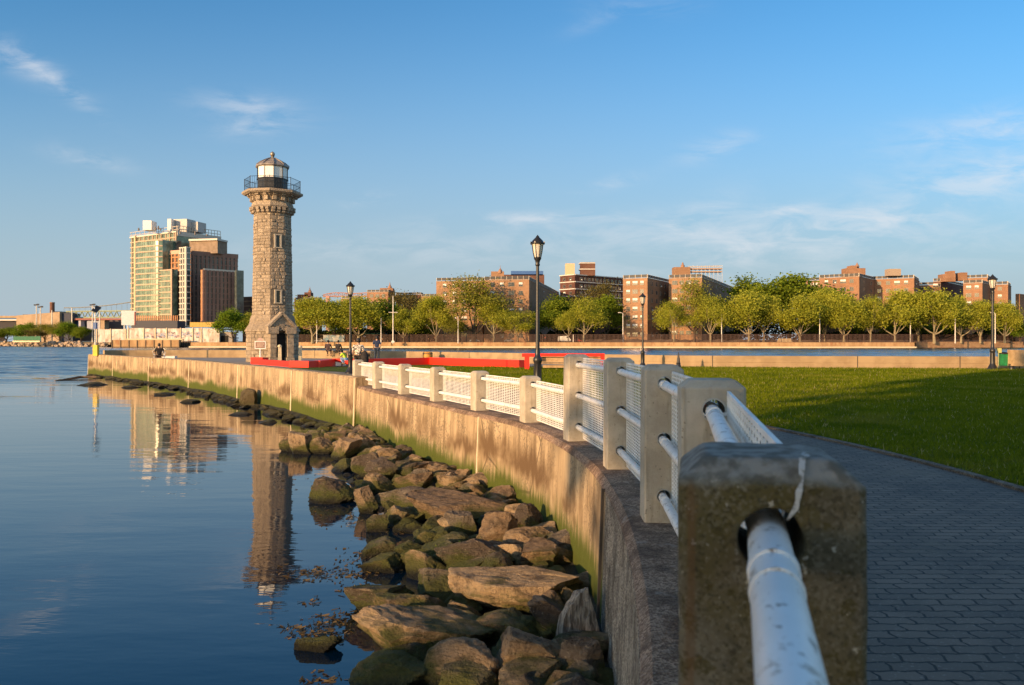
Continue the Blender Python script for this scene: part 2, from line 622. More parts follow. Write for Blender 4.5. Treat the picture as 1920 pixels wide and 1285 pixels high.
def m_lawn():
    t = NT('mown_grass')
    w = t.coord('World')
    a = t.noise(w, .35, 5, .6)
    b = t.noise(w, 9, 5, .7)
    c = t.mix(t.step(a, .35, .65), (.100, .135, .007), (.15, .185, .012))
    c = t.mix(t.step(b, .4, .7), c, (.035, .055, .009))
    cl = t.voro(w, 2.2)
    c = t.mix(t.math('MULTIPLY', t.math('SUBTRACT', 1.0, t.step(cl, .02, .035)), .9), c, (.50, .50, .42))
    c = t.mix(t.math('MULTIPLY', t.step(t.noise(w, 1.3, 5, .65), .52, .68), .5), c, (.050, .075, .008))
    d = t.step(t.noise(w, .22, 4, .6), .60, .70)
    c = t.mix(t.math('MULTIPLY', d, .35), c, (.13, .11, .05))
    return t.done(c, .9, 0, t.bump(t.noise(w, 45, 4, .7), .9, .05), .15)


def m_pavers():
    t = NT('interlocking_pavers')
    w = t.coord('World')
    wob = t.node('ShaderNodeVectorMath', operation='ADD')
    # zigzag edge: shift the rows by a small triangle wave so the joints read as interlocking blocks
    x, y, z = t.sep(w)
    tri = t.math('MULTIPLY', t.math('PINGPONG', x, .056), .16)
    cb = t.node('ShaderNodeCombineXYZ')
    t.l.new(t.math('ADD', x, t.math('MULTIPLY', t.math('PINGPONG', y, .056), .30)), cb.inputs[0])
    t.l.new(t.math('ADD', y, tri), cb.inputs[1])
    br = t.node('ShaderNodeTexBrick')
    br.inputs['Scale'].default_value = 1.0
    br.inputs['Brick Width'].default_value = .20
    br.inputs['Row Height'].default_value = .098
    br.inputs['Mortar Size'].default_value = .008
    br.inputs['Mortar Smooth'].default_value = .3
    br.inputs['Bias'].default_value = 0.0
    br.inputs['Color1'].default_value = (.135, .112, .090, 1)
    br.inputs['Color2'].default_value = (.205, .160, .122, 1)
    br.inputs['Mortar'].default_value = (.035, .033, .03, 1)
    t.l.new(cb.outputs[0], br.inputs['Vector'])
    c = t.mix(t.math('MULTIPLY', t.step(t.noise(w, 1.1, 6, .65), .4, .65), .55), br.outputs['Color'], (.055, .052, .048))
    c = t.mix(t.math('MULTIPLY', t.step(t.noise(w, 60, 3), .60, .7), .5), c, (.33, .29, .24))
    c = t.mix(t.math('MULTIPLY', t.step(t.noise(w, .55, 5, .7), .56, .66), .45), c, (.24, .19, .13))
    c = t.mix(t.math('SUBTRACT', 1.0, t.step(t.voro(w, 1.7), .015, .03)), c, (.03, .028, .026))
    h = t.math('ADD', t.math('MULTIPLY', br.outputs['Fac'], -1.0), t.math('MULTIPLY', t.noise(w, 60, 4, .7), .35))
    return t.done(c, .8, 0, t.bump(h, .9, .008), .35)


def m_brick(name, c1, c2):
    t = NT(name)
    w = t.coord('World')
    x, y, z = t.sep(w)
    course = t.noise(t.mapping(w, (.25, .25, 2.2)), 1.0, 3, .6)
    a = t.noise(w, .16, 5, .6)
    c = t.mix(t.step(a, .3, .7), c1, c2)
    c = t.mix(t.math('MULTIPLY', t.step(course, .45, .65), .25), c, tuple(v * .6 for v in c1))
    c = t.mix(t.math('MULTIPLY', t.step(t.noise(w, 1.6, 4), .5, .66), .18), c, tuple(min(1, v * 1.6) for v in c2))
    return t.done(c, .9, 0, None, .2)


def m_roughpaint(name, c, worn, amount=.5, rough=.5, scale=9):
    t = NT(name)
    v = t.coord('World')
    k = t.math('MULTIPLY', t.step(t.noise(v, scale, 6, .65), .60, .68), amount)
    k2 = t.math('MULTIPLY', t.step(t.noise(v, 2.0, 5, .6), .4, .7), .22)
    cc = t.mix(k2, c, tuple(x * .72 for x in c))
    cc = t.mix(k, cc, worn)
    return t.done(cc, rough, 0, t.bump(t.noise(v, 40, 4), .12, .004), .45)


M['seawall'] = m_seawall()
M['aggregate'] = m_aggregate('exposed_aggregate_concrete', (.13, .098, .07), (.56, .47, .36))
M['coping'] = m_aggregate('red_brown_aggregate_coping', (.17, .105, .07), (.42, .30, .21))
M['post'] = m_post()
M['postmoss'] = m_post_moss()
M['rock'] = m_rock()
M['stone'] = m_stone()
M['water'] = m_water()
M['lawn'] = m_lawn()
M['pavers'] = m_pavers()
M['parapet'] = mottled('pale_parapet_concrete', (.27, .190, .105), (.35, .255, .145), 1.3, .9, .35, 20, .01)
M['joint'] = plain('joint_filler', (.58, .48, .32), .8)
M['dark_joint'] = plain('open_joint', (.06, .05, .04), .9)
def m_rail():
    t = NT('worn_white_paint')
    v = t.coord('World')
    c = t.mix(t.math('MULTIPLY', t.step(t.noise(v, 3.0, 6, .65), .45, .68), .35), (.78, .78, .77), (.60, .57, .52))
    c = t.mix(t.math('MULTIPLY', t.step(t.noise(v, 17, 7, .72), .57, .61), .75), c, (.30, .26, .21))
    c = t.mix(t.math('MULTIPLY', t.step(t.noise(t.mapping(v, (40, 12, 40)), 1.0, 5, .7), .635, .67), .8), c, (.10, .085, .075))
    c = t.mix(t.math('MULTIPLY', t.step(t.noise(v, 60, 3, .6), .64, .68), .8), c, (.16, .11, .07))
    return t.done(c, .42, 0, t.bump(t.noise(v, 60, 4), .15, .003), .45)


M['white'] = m_rail()
M['whitemesh'] = plain('white_coated_wire', (.74, .73, .70), .5)
M['steel'] = plain('galvanised_sleeve', (.42, .41, .38), .5, .6)
M['red'] = m_roughpaint('red_painted_steel', (.74, .030, .012), (.40, .03, .015), .3, .45, 3)
M['black'] = m_roughpaint('black_painted_iron', (.018, .018, .019), (.06, .055, .05), .5, .38, 6)
M['dark'] = plain('dark_void', (.012, .012, .012), .9)
M['soil'] = mottled('bare_soil', (.10, .075, .045), (.16, .12, .075), 2, .95, .5)
M['plaza'] = mottled('plaza_concrete', (.25, .22, .18), (.33, .29, .24), 1.2, .9, .3)
M['bank'] = mottled('mossy_shore_bed', (.012, .013, .006), (.040, .036, .014), 3, .8, .9, 9, .08, kind='World')
M['wood'] = mottled('grey_brown_timber', (.13, .085, .05), (.24, .165, .10), 6, .8, .4)
M['palewood'] = mottled('tan_timber', (.36, .24, .12), (.48, .33, .18), 5, .7, .3)
M['landgrass'] = mottled('far_ground', (.07, .075, .03), (.15, .13, .075), .08, .95, 0)
M['skin'] = plain('skin', (.42, .26, .18), .55)
M['hair'] = plain('dark_hair', (.015, .012, .010), .6)


# ------------------------------------------------------------------ the lines of the shore
def catmull(pts, n=8):
    out = []
    P = [Vector(p) for p in pts]
    for i in range(len(P) - 1):
        p0, p1, p2, p3 = P[max(i - 1, 0)], P[i], P[i + 1], P[min(i + 2, len(P) - 1)]
        for k in range(n):
            t = k / n
            out.append(.5 * ((2 * p1) + (-p0 + p2) * t + (2 * p0 - 5 * p1 + 4 * p2 - p3) * t * t + (-p0 + 3 * p1 - 3 * p2 + p3) * t ** 3))
    out.append(P[-1])
    return out


EDGE_KEY = [(-46, -22), (-30, -18), (-16, -13), (-8, -8.6), (-3.8, -5.2), (-1.9, -3.1), (-.6, -.9), (.12, 1.4), (.56, 3.5), (.81, 5.7), (.885, 7.5),
            (.84, 9.2), (.58, 11.2), (.03, 13.5), (-.92, 15.6), (-1.97, 18), (-3.05, 20.4), (-4.15, 22.9), (-5.15, 25.2),
            (-8.35, 30.7), (-12.9, 37.8), (-18.7, 46.4), (-24.3, 53.5), (-30.4, 61), (-35.9, 67.6)]
EDGE = catmull(EDGE_KEY, 8)
G0 = 1.40          # level of the lawn


def left_normals(P):
    out = []
    for i in range(len(P)):
        d = P[min(i + 1, len(P) - 1)] - P[max(i - 1, 0)]
        d = Vector((d.x, d.y)).normalized()
        out.append(Vector((-d.y, d.x)))
    return out


ENOR = left_normals(EDGE)
EARC = [0.0]
for i in range(1, len(EDGE)):
    EARC.append(EARC[-1] + (EDGE[i] - EDGE[i - 1]).length)


def offs(P, NN, o):
    return [Vector((p.x - n.x * o, p.y - n.y * o)) for p, n in zip(P, NN)]


def sweep(mb, P, NN, arc, prof, m=0, caps=True):
    """profile (inward offset, z) along a plan line"""
    b = len(mb.v)
    k = len(prof)
    for p, n, s in zip(P, NN, arc):
        vv = 0
        for j, (o, z) in enumerate(prof):
            if j:
                vv += math.hypot(prof[j][0] - prof[j - 1][0], prof[j][1] - prof[j - 1][1])
            mb.uv[len(mb.v)] = (s, z if j < 2 else z + vv)
            mb.v.append((p.x - n.x * o, p.y - n.y * o, z))
    for i in range(len(P) - 1):
        for j in range(k - 1):
            mb.f.append((b + i * k + j, b + i * k + j + 1, b + (i + 1) * k + j + 1, b + (i + 1) * k + j))
            mb.m.append(m)
            mb.k.append(.5)
    if caps:
        for i in (0, len(P) - 1):
            mb.f.append(tuple(b + i * k + j for j in range(k)))
            mb.m.append(m)
            mb.k.append(.5)


def idx_y(y):
    return min(range(len(EDGE)), key=lambda i: abs(EDGE[i].y - y) + (100 if EDGE[i].x < -2 and EDGE[i].y < 1 and y > 2 else 0))


def edge_at(y):
    """point, left normal, arc of the seawall's outer edge at depth y"""
    for i in range(len(EDGE) - 1):
        if EDGE[i].y <= y <= EDGE[i + 1].y and EDGE[i].y > -9:
            t = (y - EDGE[i].y) / (EDGE[i + 1].y - EDGE[i].y)
            return EDGE[i].lerp(EDGE[i + 1], t), ENOR[i].lerp(ENOR[i + 1], t).normalized(), EARC[i] + t * (EARC[i + 1] - EARC[i])
    return EDGE[-1], ENOR[-1], EARC[-1]


def hit_edge(px):
    """where the seawall's edge crosses photo column px"""
    best = None
    for i in range(idx_y(2), len(EDGE) - 1):
        a, b = EDGE[i], EDGE[i + 1]
        fa, fb = CX + F * a.x / a.y - px, CX + F * b.x / b.y - px
        if fa * fb <= 0:
            t = fa / (fa - fb) if fa != fb else 0
            best = a.lerp(b, t), ENOR[i].lerp(ENOR[i + 1], t).normalized()
    return best


FAR_KEY = [(75, 34), (46, 38.6), (33, 39.7), (24.6, 41.2), (14.8, 42.8), (9.5, 44.3), (7.3, 46.6), (2.07, 51.6), (-8.4, 62.5), (-18.7, 69.4), (-27, 71.6), (-33.5, 71.2), (-35.6, 69.6)]
FAR = catmull(FAR_KEY, 6)
FNOR = left_normals(FAR)
FARC = [0.0]
for i in range(1, len(FAR)):
    FARC.append(FARC[-1] + (FAR[i] - FAR[i - 1]).length)


# ------------------------------------------------------------------ ground and water
def flat(name, poly, z, mat, kind='structure', skirt=None, z_fn=None):
    bm = bmesh.new()
    vs = [bm.verts.new((p[0], p[1], z)) for p in poly]
    for tri in mgeo.tessellate_polygon([[Vector((p[0], p[1], 0)) for p in poly]]):
        bm.faces.new([vs[i] for i in tri])
    bmesh.ops.recalc_face_normals(bm, faces=bm.faces)
    for f in bm.faces:
        if f.normal.z < 0:
            f.normal_flip()
    me = bpy.data.meshes.new(name)
    bm.to_mesh(me)
    bm.free()
    me.materials.append(mat)
    o = bpy.data.objects.new(name, me)
    COL.objects.link(o)
    tag(o, kind=kind)
    return o


mb = MB()
mb.add([(-6000, -2500, 0), (6000, -2500, 0), (6000, 9000, 0), (-6000, 9000, 0)], [(0, 1, 2, 3)])
tag(mb.build('water', M['water']), kind='structure')
mb = MB()
mb.add([(-6000, -2500, -4), (6000, -2500, -4), (6000, 9000, -4), (-6000, 9000, -4)], [(0, 1, 2, 3)])
tag(mb.build('river_bed_ground', M['bank']), kind='structure')

inner = offs(EDGE, ENOR, .5)
inner_f = offs(FAR, FNOR, .2)
ground_poly = [(p.x, p.y) for p in inner] + [(p.x, p.y) for p in inner_f[::-1]] + [(75, -60), (-46, -60)]
flat('ground', ground_poly, G0 - .018, M['plaza'])
i0, i1 = idx_y(-5.2), idx_y(36)
pin = offs(EDGE, ENOR, .70)[i0:i1]
pout = offs(EDGE, ENOR, 4.05)[i0:i1]
flat('path', [(p.x, p.y) for p in pin] + [(p.x, p.y) for p in pout[::-1]], G0 - .010, M['pavers'])
kin = offs(EDGE, ENOR, 4.06)[i0:i1]
RIB = [(-16.9, 51.2), (-12.2, 44.9), (-10.9, 44.0), (-11.0, 46.6), (-9.3, 46.3), (-5.2, 50.0), (.9, 44.0)]
lawn_poly = [(p.x, p.y) for p in offs(EDGE, ENOR, 4.17)[i0:i1]] + [(-13.2, 43.0), (-11.1, 45.6), (-9.4, 45.8), (-5.2, 49.4), (.4, 44.2), (3.4, 44.4), (4.6, 46.5)] + \
            [(p.x, p.y) for p in offs(FAR, FNOR, -.02)[::-1] if 5.5 < p.x < 70] + [(70, -3)]
flat('lawn', lawn_poly, G0, M['lawn'])
k0 = [(p, n) for p, n in zip(EDGE[i0:i1], ENOR[i0:i1])]
mb = MB()
sweep(mb, [p for p, n in k0], [n for p, n in k0], EARC[i0:i1], [(4.05, G0 - .03), (4.05, G0 + .018), (4.14, G0 + .022), (4.17, G0 - .02)])
tag(mb.build('kerb', m_aggregate('dirty_kerb_stone', (.11, .085, .06), (.24, .19, .14))), kind='structure')
# bare soil patches worn in the lawn
mb = MB()
for (x, y, rx, ry) in ((975, 703, 1.6, 1.0), (700, 701, .9, .7), (905, 700, .8, .5)):
    d = (CZ - G0) * F / (y - HY)
    c = at(x, y, d)
    n = 18
    pts = [(c.x + rx * cos(2 * pi * i / n) * random.uniform(.7, 1.15), c.y + ry * sin(2 * pi * i / n) * random.uniform(.7, 1.15), G0 + .004) for i in range(n)]
    mb.add(pts, [tuple(range(n))])
tag(mb.build('soil_ground', M['soil']), kind='structure')


def grass_mat():
    t = NT('grass_blade')
    w = t.coord('World')
    c = t.mix(t.attr('var'), (.095, .130, .006), (.215, .250, .016))
    c = t.mix(t.math('MULTIPLY', t.step(t.noise(w, .7, 6, .65), .46, .64), .6), c, (.060, .105, .006))
    c = t.mix(t.math('MULTIPLY', t.step(t.noise(w, .33, 5, .6), .55, .70), .55), c, (.27, .24, .045))
    c = t.mix(t.step(t.attr('var'), .965, .975), c, (.42, .36, .16))
    d, tr, ms = t.node('ShaderNodeBsdfDiffuse'), t.node('ShaderNodeBsdfTranslucent'), t.node('ShaderNodeMixShader')
    t.l.new(c, d.inputs['Color'])
    t.l.new(c, tr.inputs['Color'])
    ms.inputs[0].default_value = .4
    t.l.new(d.outputs[0], ms.inputs[1])
    t.l.new(tr.outputs[0], ms.inputs[2])
    t.l.new(ms.outputs[0], t.out.inputs['Surface'])
    return t.mat


def grass():
    rng = np.random.default_rng(3)
    n = 420000
    # denser near the camera
    d = 7.0 + 37.0 * rng.random(n) ** 1.25
    u = rng.uniform(-.36, .70, n)
    x, y = u * d, d
    # keep those on the lawn: inside of the kerb line
    ex = np.array([p.x for p in offs(EDGE, ENOR, 4.2)[i0:i1]])
    ey = np.array([p.y for p in offs(EDGE, ENOR, 4.2)[i0:i1]])
    o = np.argsort(ey)
    lim = np.interp(y, ey[o], ex[o])
    fx = np.array([p.x for p in FAR])[::-1]
    fy = np.array([p.y for p in FAR])[::-1]
    o = np.argsort(fx)
    flim = np.interp(x, fx[o], fy[o]) - .12
    rx = np.array([-13.2, -11.1, -9.4, -5.2, .4, 3.4, 4.6])
    ry = np.array([43.0, 45.6, 45.8, 49.4, 44.2, 44.4, 46.5])
    flim = np.minimum(flim, np.where(x < 4.6, np.interp(x, rx, ry), 99))
    keep = (x > lim) & (y < flim) & (x < 32)
    x, y = x[keep], y[keep]
    n = len(x)
    h = rng.uniform(.025, .06, n) * (.8 + y / 40)
    w = rng.uniform(.004, .008, n) * (.6 + y / 16)
    a = rng.uniform(0, 2 * pi, n)
    lx, ly = rng.normal(0, .028, n), rng.normal(0, .028, n)
    h *= np.where(rng.random(n) < .06, 1.7, 1.0)
    co = np.empty((n, 3, 3), np.float32)
    co[:, 0, 0], co[:, 0, 1], co[:, 0, 2] = x - np.cos(a) * w, y - np.sin(a) * w, G0 - .002
    co[:, 1, 0], co[:, 1, 1], co[:, 1, 2] = x + np.cos(a) * w, y + np.sin(a) * w, G0 - .002
    co[:, 2, 0], co[:, 2, 1], co[:, 2, 2] = x + lx, y + ly, G0 + h
    me = bpy.data.meshes.new('grass')
    me.vertices.add(3 * n)
    me.vertices.foreach_set('co', co.ravel())
    me.loops.add(3 * n)
    me.loops.foreach_set('vertex_index', np.arange(3 * n, dtype=np.int32))
    me.polygons.add(n)
    me.polygons.foreach_set('loop_start', np.arange(0, 3 * n, 3, dtype=np.int32))
    me.update(calc_edges=True)
    v = me.attributes.new('var', 'FLOAT', 'FACE')
    v.data.foreach_set('value', rng.random(n).astype(np.float32))
    me.materials.append(grass_mat())
    ob = bpy.data.objects.new('grass', me)
    COL.objects.link(ob)
    tag(ob, kind='stuff', label='short green grass blades covering the lawn', cat='grass')


grass()

# ------------------------------------------------------------------ seawall
sw = thing('seawall', (.6, 8, 0), 'long curved tan concrete seawall with green algae at its foot beside the rocks', 'seawall')
ic, ie = idx_y(7.5), idx_y(25.2)
ZC = 1.48          # top of the coping under the railing
wall_prof = [(-.10, -1.2), (0, ZC - .075), (.30, ZC - .08)]
for nm, a, b, mt, lab in (('wall', 0, ic, M['aggregate'], 'grey exposed aggregate stretch of the wall in shade'), ('wall', ic, ie + 1, M['seawall'], None)):
    w = MB()
    sweep(w, EDGE[a:b + 1], ENOR[a:b + 1], EARC[a:b + 1], wall_prof)
    tag(w.build(nm, mt, sw, recalc=True), lab)
w = MB()
sweep(w, EDGE[:ie + 1], ENOR[:ie + 1], EARC[:ie + 1], [(.003, ZC - .075), (.004, ZC - .06), (.012, ZC - .045), (.055, ZC), (.72, ZC), (.72, G0 - .2)])
w.build('coping', M['coping'], sw)
ip = idx_y(24.4)
w = MB()
sweep(w, EDGE[ip:], ENOR[ip:], EARC[ip:], [(-.13, -1.2), (-.03, 1.70), (.02, 1.75), (.46, 1.75), (.50, 1.71), (.50, G0 - .2)])
tag(w.build('parapet', M['seawall'], sw), 'raised parapet stretch without a railing')
# the end of the wall, turned round the tip
tipP = [Vector(p) for p in [(-35.9, 67.6), (-36.4, 68.6), (-36.4, 69.6), (-35.8, 70.4)]]
w = MB()
sweep(w, tipP, left_normals(tipP), [0, 1, 2, 3], [(-.12, -1.2), (-.02, 1.66), (.03, 1.71), (.46, 1.71), (.50, 1.67), (.50, G0 - .2)])
w.build('wall_end', M['seawall'], sw)
for px in (899, 668, 549, 448, 356, 280.5, 213, 167, 1133):
    h = hit_edge(px)
    if not h:
        continue
    p, n = h
    up = p.y > 24.4
    zt, zb = (1.705, -.4) if up else (ZC - .05, -.4)
    w = MB()
    t = Vector((-n.y, n.x))
    o = (.03 if up else 0) + .02
    q0 = Vector((p.x + n.x * (.13 if up else .10) * .75, p.y + n.y * (.13 if up else .10) * .75, zb))
    q1 = Vector((p.x + n.x * (.035 if up else .004), p.y + n.y * (.035 if up else .004), zt))
    c = (q0 + q1) / 2
    wd = .05 if p.y > 20 else .022
    w.obox(c, (t.x * wd, t.y * wd, 0), (n.x * .022, n.y * .022, 0), (q1 - q0) / 2)
    w.build('joint_strip', M['joint'] if px != 1133 else M['dark_joint'], sw)

# the low parapet wall round the lawn, across the park
fw = thing('parapet_wall', (9.5, 44, 0), 'low tan concrete wall behind the lawn along the blue channel', 'wall')
w = MB()
sweep(w, FAR, FNOR, FARC, [(0, G0 - .1), (0, 1.68), (.012, 1.69), (0, 1.70), (0, 2.035), (.02, 2.055), (.38, 2.055), (.40, 2.035), (.42, -1.2)])
w.build('wall', M['parapet'], fw)
for px in (1608, 1336, 1800, 1010, 590, 880):
    for i in range(len(FAR) - 1):
        a, b = FAR[i], FAR[i + 1]
        fa, fb = CX + F * a.x / a.y - px, CX + F * b.x / b.y - px
        if fa * fb <= 0:
            p = a.lerp(b, fa / (fa - fb))
            n = FNOR[i]
            w = MB()
            w.obox((p.x + n.x * .002, p.y + n.y * .002, (G0 + 2.06) / 2), (-n.y * .022, n.x * .022, 0), (n.x * .006, n.y * .006, 0), (0, 0, .331))
            w.build('joint', M['dark_joint'], fw)

# ------------------------------------------------------------------ railing: concrete posts, pipe rails, wire mesh
PP = [Vector(p) for p in [(-.245, -1.05), (.45, 1.41), (.955, 3.81), (1.15, 6.15), (1.155, 8.65), (.885, 11.05), (.31, 13.55), (-.64, 15.85), (-1.70, 18.25), (-2.78, 20.65), (-3.87, 23.1), (-4.93, 25.5)]]


def post_mesh(h, holes, mat, name):
    mb = MB()
    w, ch, tp = .292, .012, .042
    def ring(s, z, c):
        a = s / 2
        return [(-a + c, -a, z), (a - c, -a, z), (a, -a + c, z), (a, a - c, z), (a - c, a, z), (-a + c, a, z), (-a, a - c, z), (-a, -a + c, z)]
    rr = [ring(w, 0, ch), ring(w, h - tp, ch), ring(w - .008, h - tp + .008, ch), ring(w - .080, h - .003, ch), ring(w - .10, h, ch)]
    vs = [p for r in rr for p in r]
    fs = [tuple(range(8))[::-1], tuple(range(32, 40))]
    for i in range(4):
        for j in range(8):
            k = (j + 1) % 8
            fs.append((i * 8 + j, i * 8 + k, i * 8 + 8 + k, i * 8 + 8 + j))
    mb.add(vs, fs)
    o = mb.build(name, mat)
    cut = MB()
    for z in holes:
        cut.tube([(0, -.3, z), (0, .3, z)], .052, 28)
    co = cut.build('cutter', M['dark'])
    md = o.modifiers.new('b', 'BOOLEAN')
    md.operation = 'DIFFERENCE'
    md.object = co
    md.solver = 'EXACT'
    dg = bpy.context.evaluated_depsgraph_get()
    me = bpy.data.meshes.new_from_object(o.evaluated_get(dg))
    me.materials.clear()
    me.materials.append(mat)
    bpy.data.objects.remove(o)
    bpy.data.objects.remove(co)
    me.name = name
    return me


def wear(me, voxel, amp):
    o = bpy.data.objects.new('tmp', me)
    COL.objects.link(o)
    m_ = o.modifiers.new('r', 'REMESH')
    m_.mode = 'VOXEL'
    m_.voxel_size = voxel
    dg = bpy.context.evaluated_depsgraph_get()
    m2 = bpy.data.meshes.new_from_object(o.evaluated_get(dg))
    bpy.data.objects.remove(o)
    bm = bmesh.new()
    bm.from_mesh(m2)
    bm.normal_update()
    mv = []
    for v in bm.verts:
        p = v.co
        e = mnoise.fractal(p * 14, 1.0, 2.0, 4)
        edge = max(0, 1 - min(abs(abs(p.x) - .146) + abs(abs(p.y) - .146), abs(p.z - 1.14) + min(abs(abs(p.x) - .14), abs(abs(p.y) - .14))) / .03)
        chip = max(0, mnoise.noise(p * 22 + Vector((3, 1, 7))) - .05)
        mv.append(v.normal * (amp * e - amp * 7 * edge * chip))
    for v, q in zip(bm.verts, mv):
        v.co += q
    bm.to_mesh(m2)
    bm.free()
    m2.materials.clear()
    m2.materials.append(me.materials[0])
    m2.polygons.foreach_set('use_smooth', [True] * len(m2.polygons))
    m2.name = 'worn_post'
    return m2


TALL, SHORT = (.20, .63, 1.05), (.21, .64)
ptall = post_mesh(1.19, TALL, M['post'], 'tall_post')
pmoss = wear(post_mesh(1.178, TALL, M['postmoss'], 'mossy_post'), .006, .0018)
pshort = post_mesh(.78, SHORT, M['post'], 'short_post')
pstub = post_mesh(.51, (.37,), M['post'], 'stub_post')
ft = thing('tall_railing', (PP[2].x, PP[2].y, ZC), 'near tall railing of concrete posts with three white pipe rails and white mesh', 'railing')
fl = thing('low_railing', (PP[8].x, PP[8].y, ZC), 'farther low railing of short concrete posts with two white pipe rails', 'railing')
sleeve = MB()
for k in range(24):
    t0, t1 = 2 * pi * k / 24, 2 * pi * (k + 1) / 24
    for (r0, r1) in ((.050, .058),):
        q = []
        for t in (t0, t1):
            for yv in (-.004, .006):
                for r in (r0, r1):
                    q.append((r * cos(t), yv, r * sin(t)))
        sleeve.add(q, [(0, 1, 5, 4), (2, 3, 7, 6), (0, 2, 6, 4), (1, 3, 7, 5)])
slv = sleeve.build('sleeve', M['steel'])
slv_me = slv.data
bpy.data.objects.remove(slv)


def tangent(i):
    a, b = PP[max(i - 1, 0)], PP[min(i + 1, len(PP) - 1)]
    return (b - a).normalized()


for i, p in enumerate(PP):
    t = tangent(i)
    rz = atan2(t.y, t.x) - pi / 2
    tall = i <= 5
    par = ft if tall else fl
    me = pmoss if i in (0, 1) else ptall if tall else (pstub if i == 11 else pshort)
    zb = 1.75 if i == 11 else ZC
    po = inst(me, 'post', par, Vector((p.x, p.y, zb)) - par.location, rz)
    po.rotation_euler = (random.uniform(-.008, .008), random.uniform(-.008, .008), rz + random.uniform(-.03, .03))
    if i == 1:
        po['label'] = 'nearest post, dark with moss and lichen and a white bird dropping streak'
    elif i == 5:
        po['label'] = 'last tall post, fully sunlit'
    elif i == 11:
        po['label'] = 'end post on the raised parapet'
    for z in (TALL if tall else SHORT if i < 11 else (.37,)):
        if i > 1:
            s = inst(slv_me, 'sleeve', po, (0, -.147, z))
    w = MB()
    if i == 1:
        # a bird dropping that has run down the front, and chips along the top edge
        pts = [(.062, -.06, 1.2025), (.058, -.095, 1.2015), (.052, -.110, 1.199), (.049, -.128, 1.186), (.046, -.1435, 1.1635), (.042, -.1485, 1.152), (.040, -.1485, 1.138), (.036, -.1485, 1.124), (.030, -.1485, 1.114), (.024, -.1485, 1.106)]
        wd = [.003, .007, .0055, .005, .0035, .006, .003, .0045, .003, .0015]
        vs = []
        for (x, y, z), q in zip(pts, wd):
            z -= .022
            vs += [(x - q * random.uniform(.8, 1.2), y - .002, z + .002), (x + q * random.uniform(.8, 1.2), y - .002, z + .002)]
        w.add(vs, [(2 * j, 2 * j + 1, 2 * j + 3, 2 * j + 2) for j in range(len(pts) - 1)])
        w.build('bird_dropping', mottled('bird_dropping', (.15, .135, .10), (.46, .45, .43), 55, .9, .3, lo=.42, hi=.55), po, world=False)

for i in range(len(PP) - 1):
    a, b = PP[i], PP[i + 1]
    tall = i < 5
    par = ft if tall else fl
    d = (b - a)
    ln = d.length
    d = d / ln
    rt = Vector((d.y, -d.x))           # towards the lawn
    pr = thing('rail_panel', (0, 0, 0), None, None)
    pr.parent = par
    ch = []
    for k, z in enumerate(TALL if tall else SHORT):
        zz = ZC + z - .006
        w = MB()
        e0, e1 = a + d * (.0), b - d * (.02)
        if i == 10 and k == 0:
            e1 = b - d * 1.15
        m0 = .0335
        w.tube([(e0.x, e0.y, zz), (e0.x + d.x * ln * .5, e0.y + d.y * ln * .5, zz - .004), (e1.x, e1.y, zz)], m0, 20)
        # welded sleeve near the far post, a clip ring at each end
        for q, rr, hw in ((.235, .0375, .018), (ln - .3, .0365, .012), (ln - .345 if i else ln - .40, .0360, .004)):
            if i == 10 and k == 0 and q > 1:
                continue
            c0 = a + d * (q - hw)
            c1 = a + d * (q + hw)
            w.tube([(c0.x, c0.y, zz), (c1.x, c1.y, zz)], rr, 20)
        w.build('rail', M['white'], pr, smooth=True)
    if i == 0:
        continue
    # mesh of crossed flat wires, on the lawn side of the rails
    w = MB()
    o = rt * .062
    s0, s1 = .20, ln - .20
    z0, z1 = ZC + .05, ZC + (1.135 if tall else .70)
    pitch, pcol = .029, .085
    wi, wc = .0046, .0080
    nv = int((s1 - s0) / pcol)
    for q in range(nv + 1):
        s = s0 + (s1 - s0) * q / nv
        c = a + d * s + o
        w.obox((c.x, c.y, (z0 + z1) / 2), (d.x * wc, d.y * wc, 0), (rt.x * .002, rt.y * .002, 0), (0, 0, (z1 - z0) / 2))
    nh = int((z1 - z0) / pitch)
    for q in range(nh + 1):
        z = z0 + (z1 - z0) * q / nh
        c = a + d * ((s0 + s1) / 2) + o + rt * .0045
        fat = 1.9 if q in (0, nh) else 1
        w.obox((c.x, c.y, z), (d.x * (s1 - s0) / 2, d.y * (s1 - s0) / 2, 0), (rt.x * .0035 * fat, rt.y * .0035 * fat, 0), (0, 0, wi * fat))
    w.build('mesh', M['whitemesh'], pr)
    w = MB()
    for s in (s0 + .05, s1 - .05):
        for z in (TALL if tall else SHORT):
            if i == 10 and s > 1 and z < .3:
                continue
            c = a + d * s
            w.obox((c.x + rt.x * .05, c.y + rt.y * .05, ZC + z - .006), (d.x * .01, d.y * .01, 0), (rt.x * .018, rt.y * .018, 0), (0, 0, .006))
    w.build('clip', M['whitemesh'], pr)

# ------------------------------------------------------------------ lighthouse
LD = 57.0
LP = at(511, 678, LD)
LX, LY, LZ = LP.x, LP.y, G0 - .02
U = LD / F                     # metres per photo pixel there


def ly(y):
    return CZ + (HY - y) * U


lh = thing('lighthouse', (LX, LY, LZ), 'octagonal grey and tan stone lighthouse tower with a black and white lantern', 'lighthouse')
PHI = radians(33.5)            # the portal's face looks this far to the right of -Y


def fdir(j):
    t = PHI + j * pi / 4
    return Vector((sin(t), -cos(t), 0)), Vector((cos(t), sin(t), 0))


def octa(mb, R, z0, R1, z1, m=0):
    mb.lathe([(R, z0), (R1, z1)], (LX, LY, 0), 8, m, PHI - pi / 2 + pi / 8)


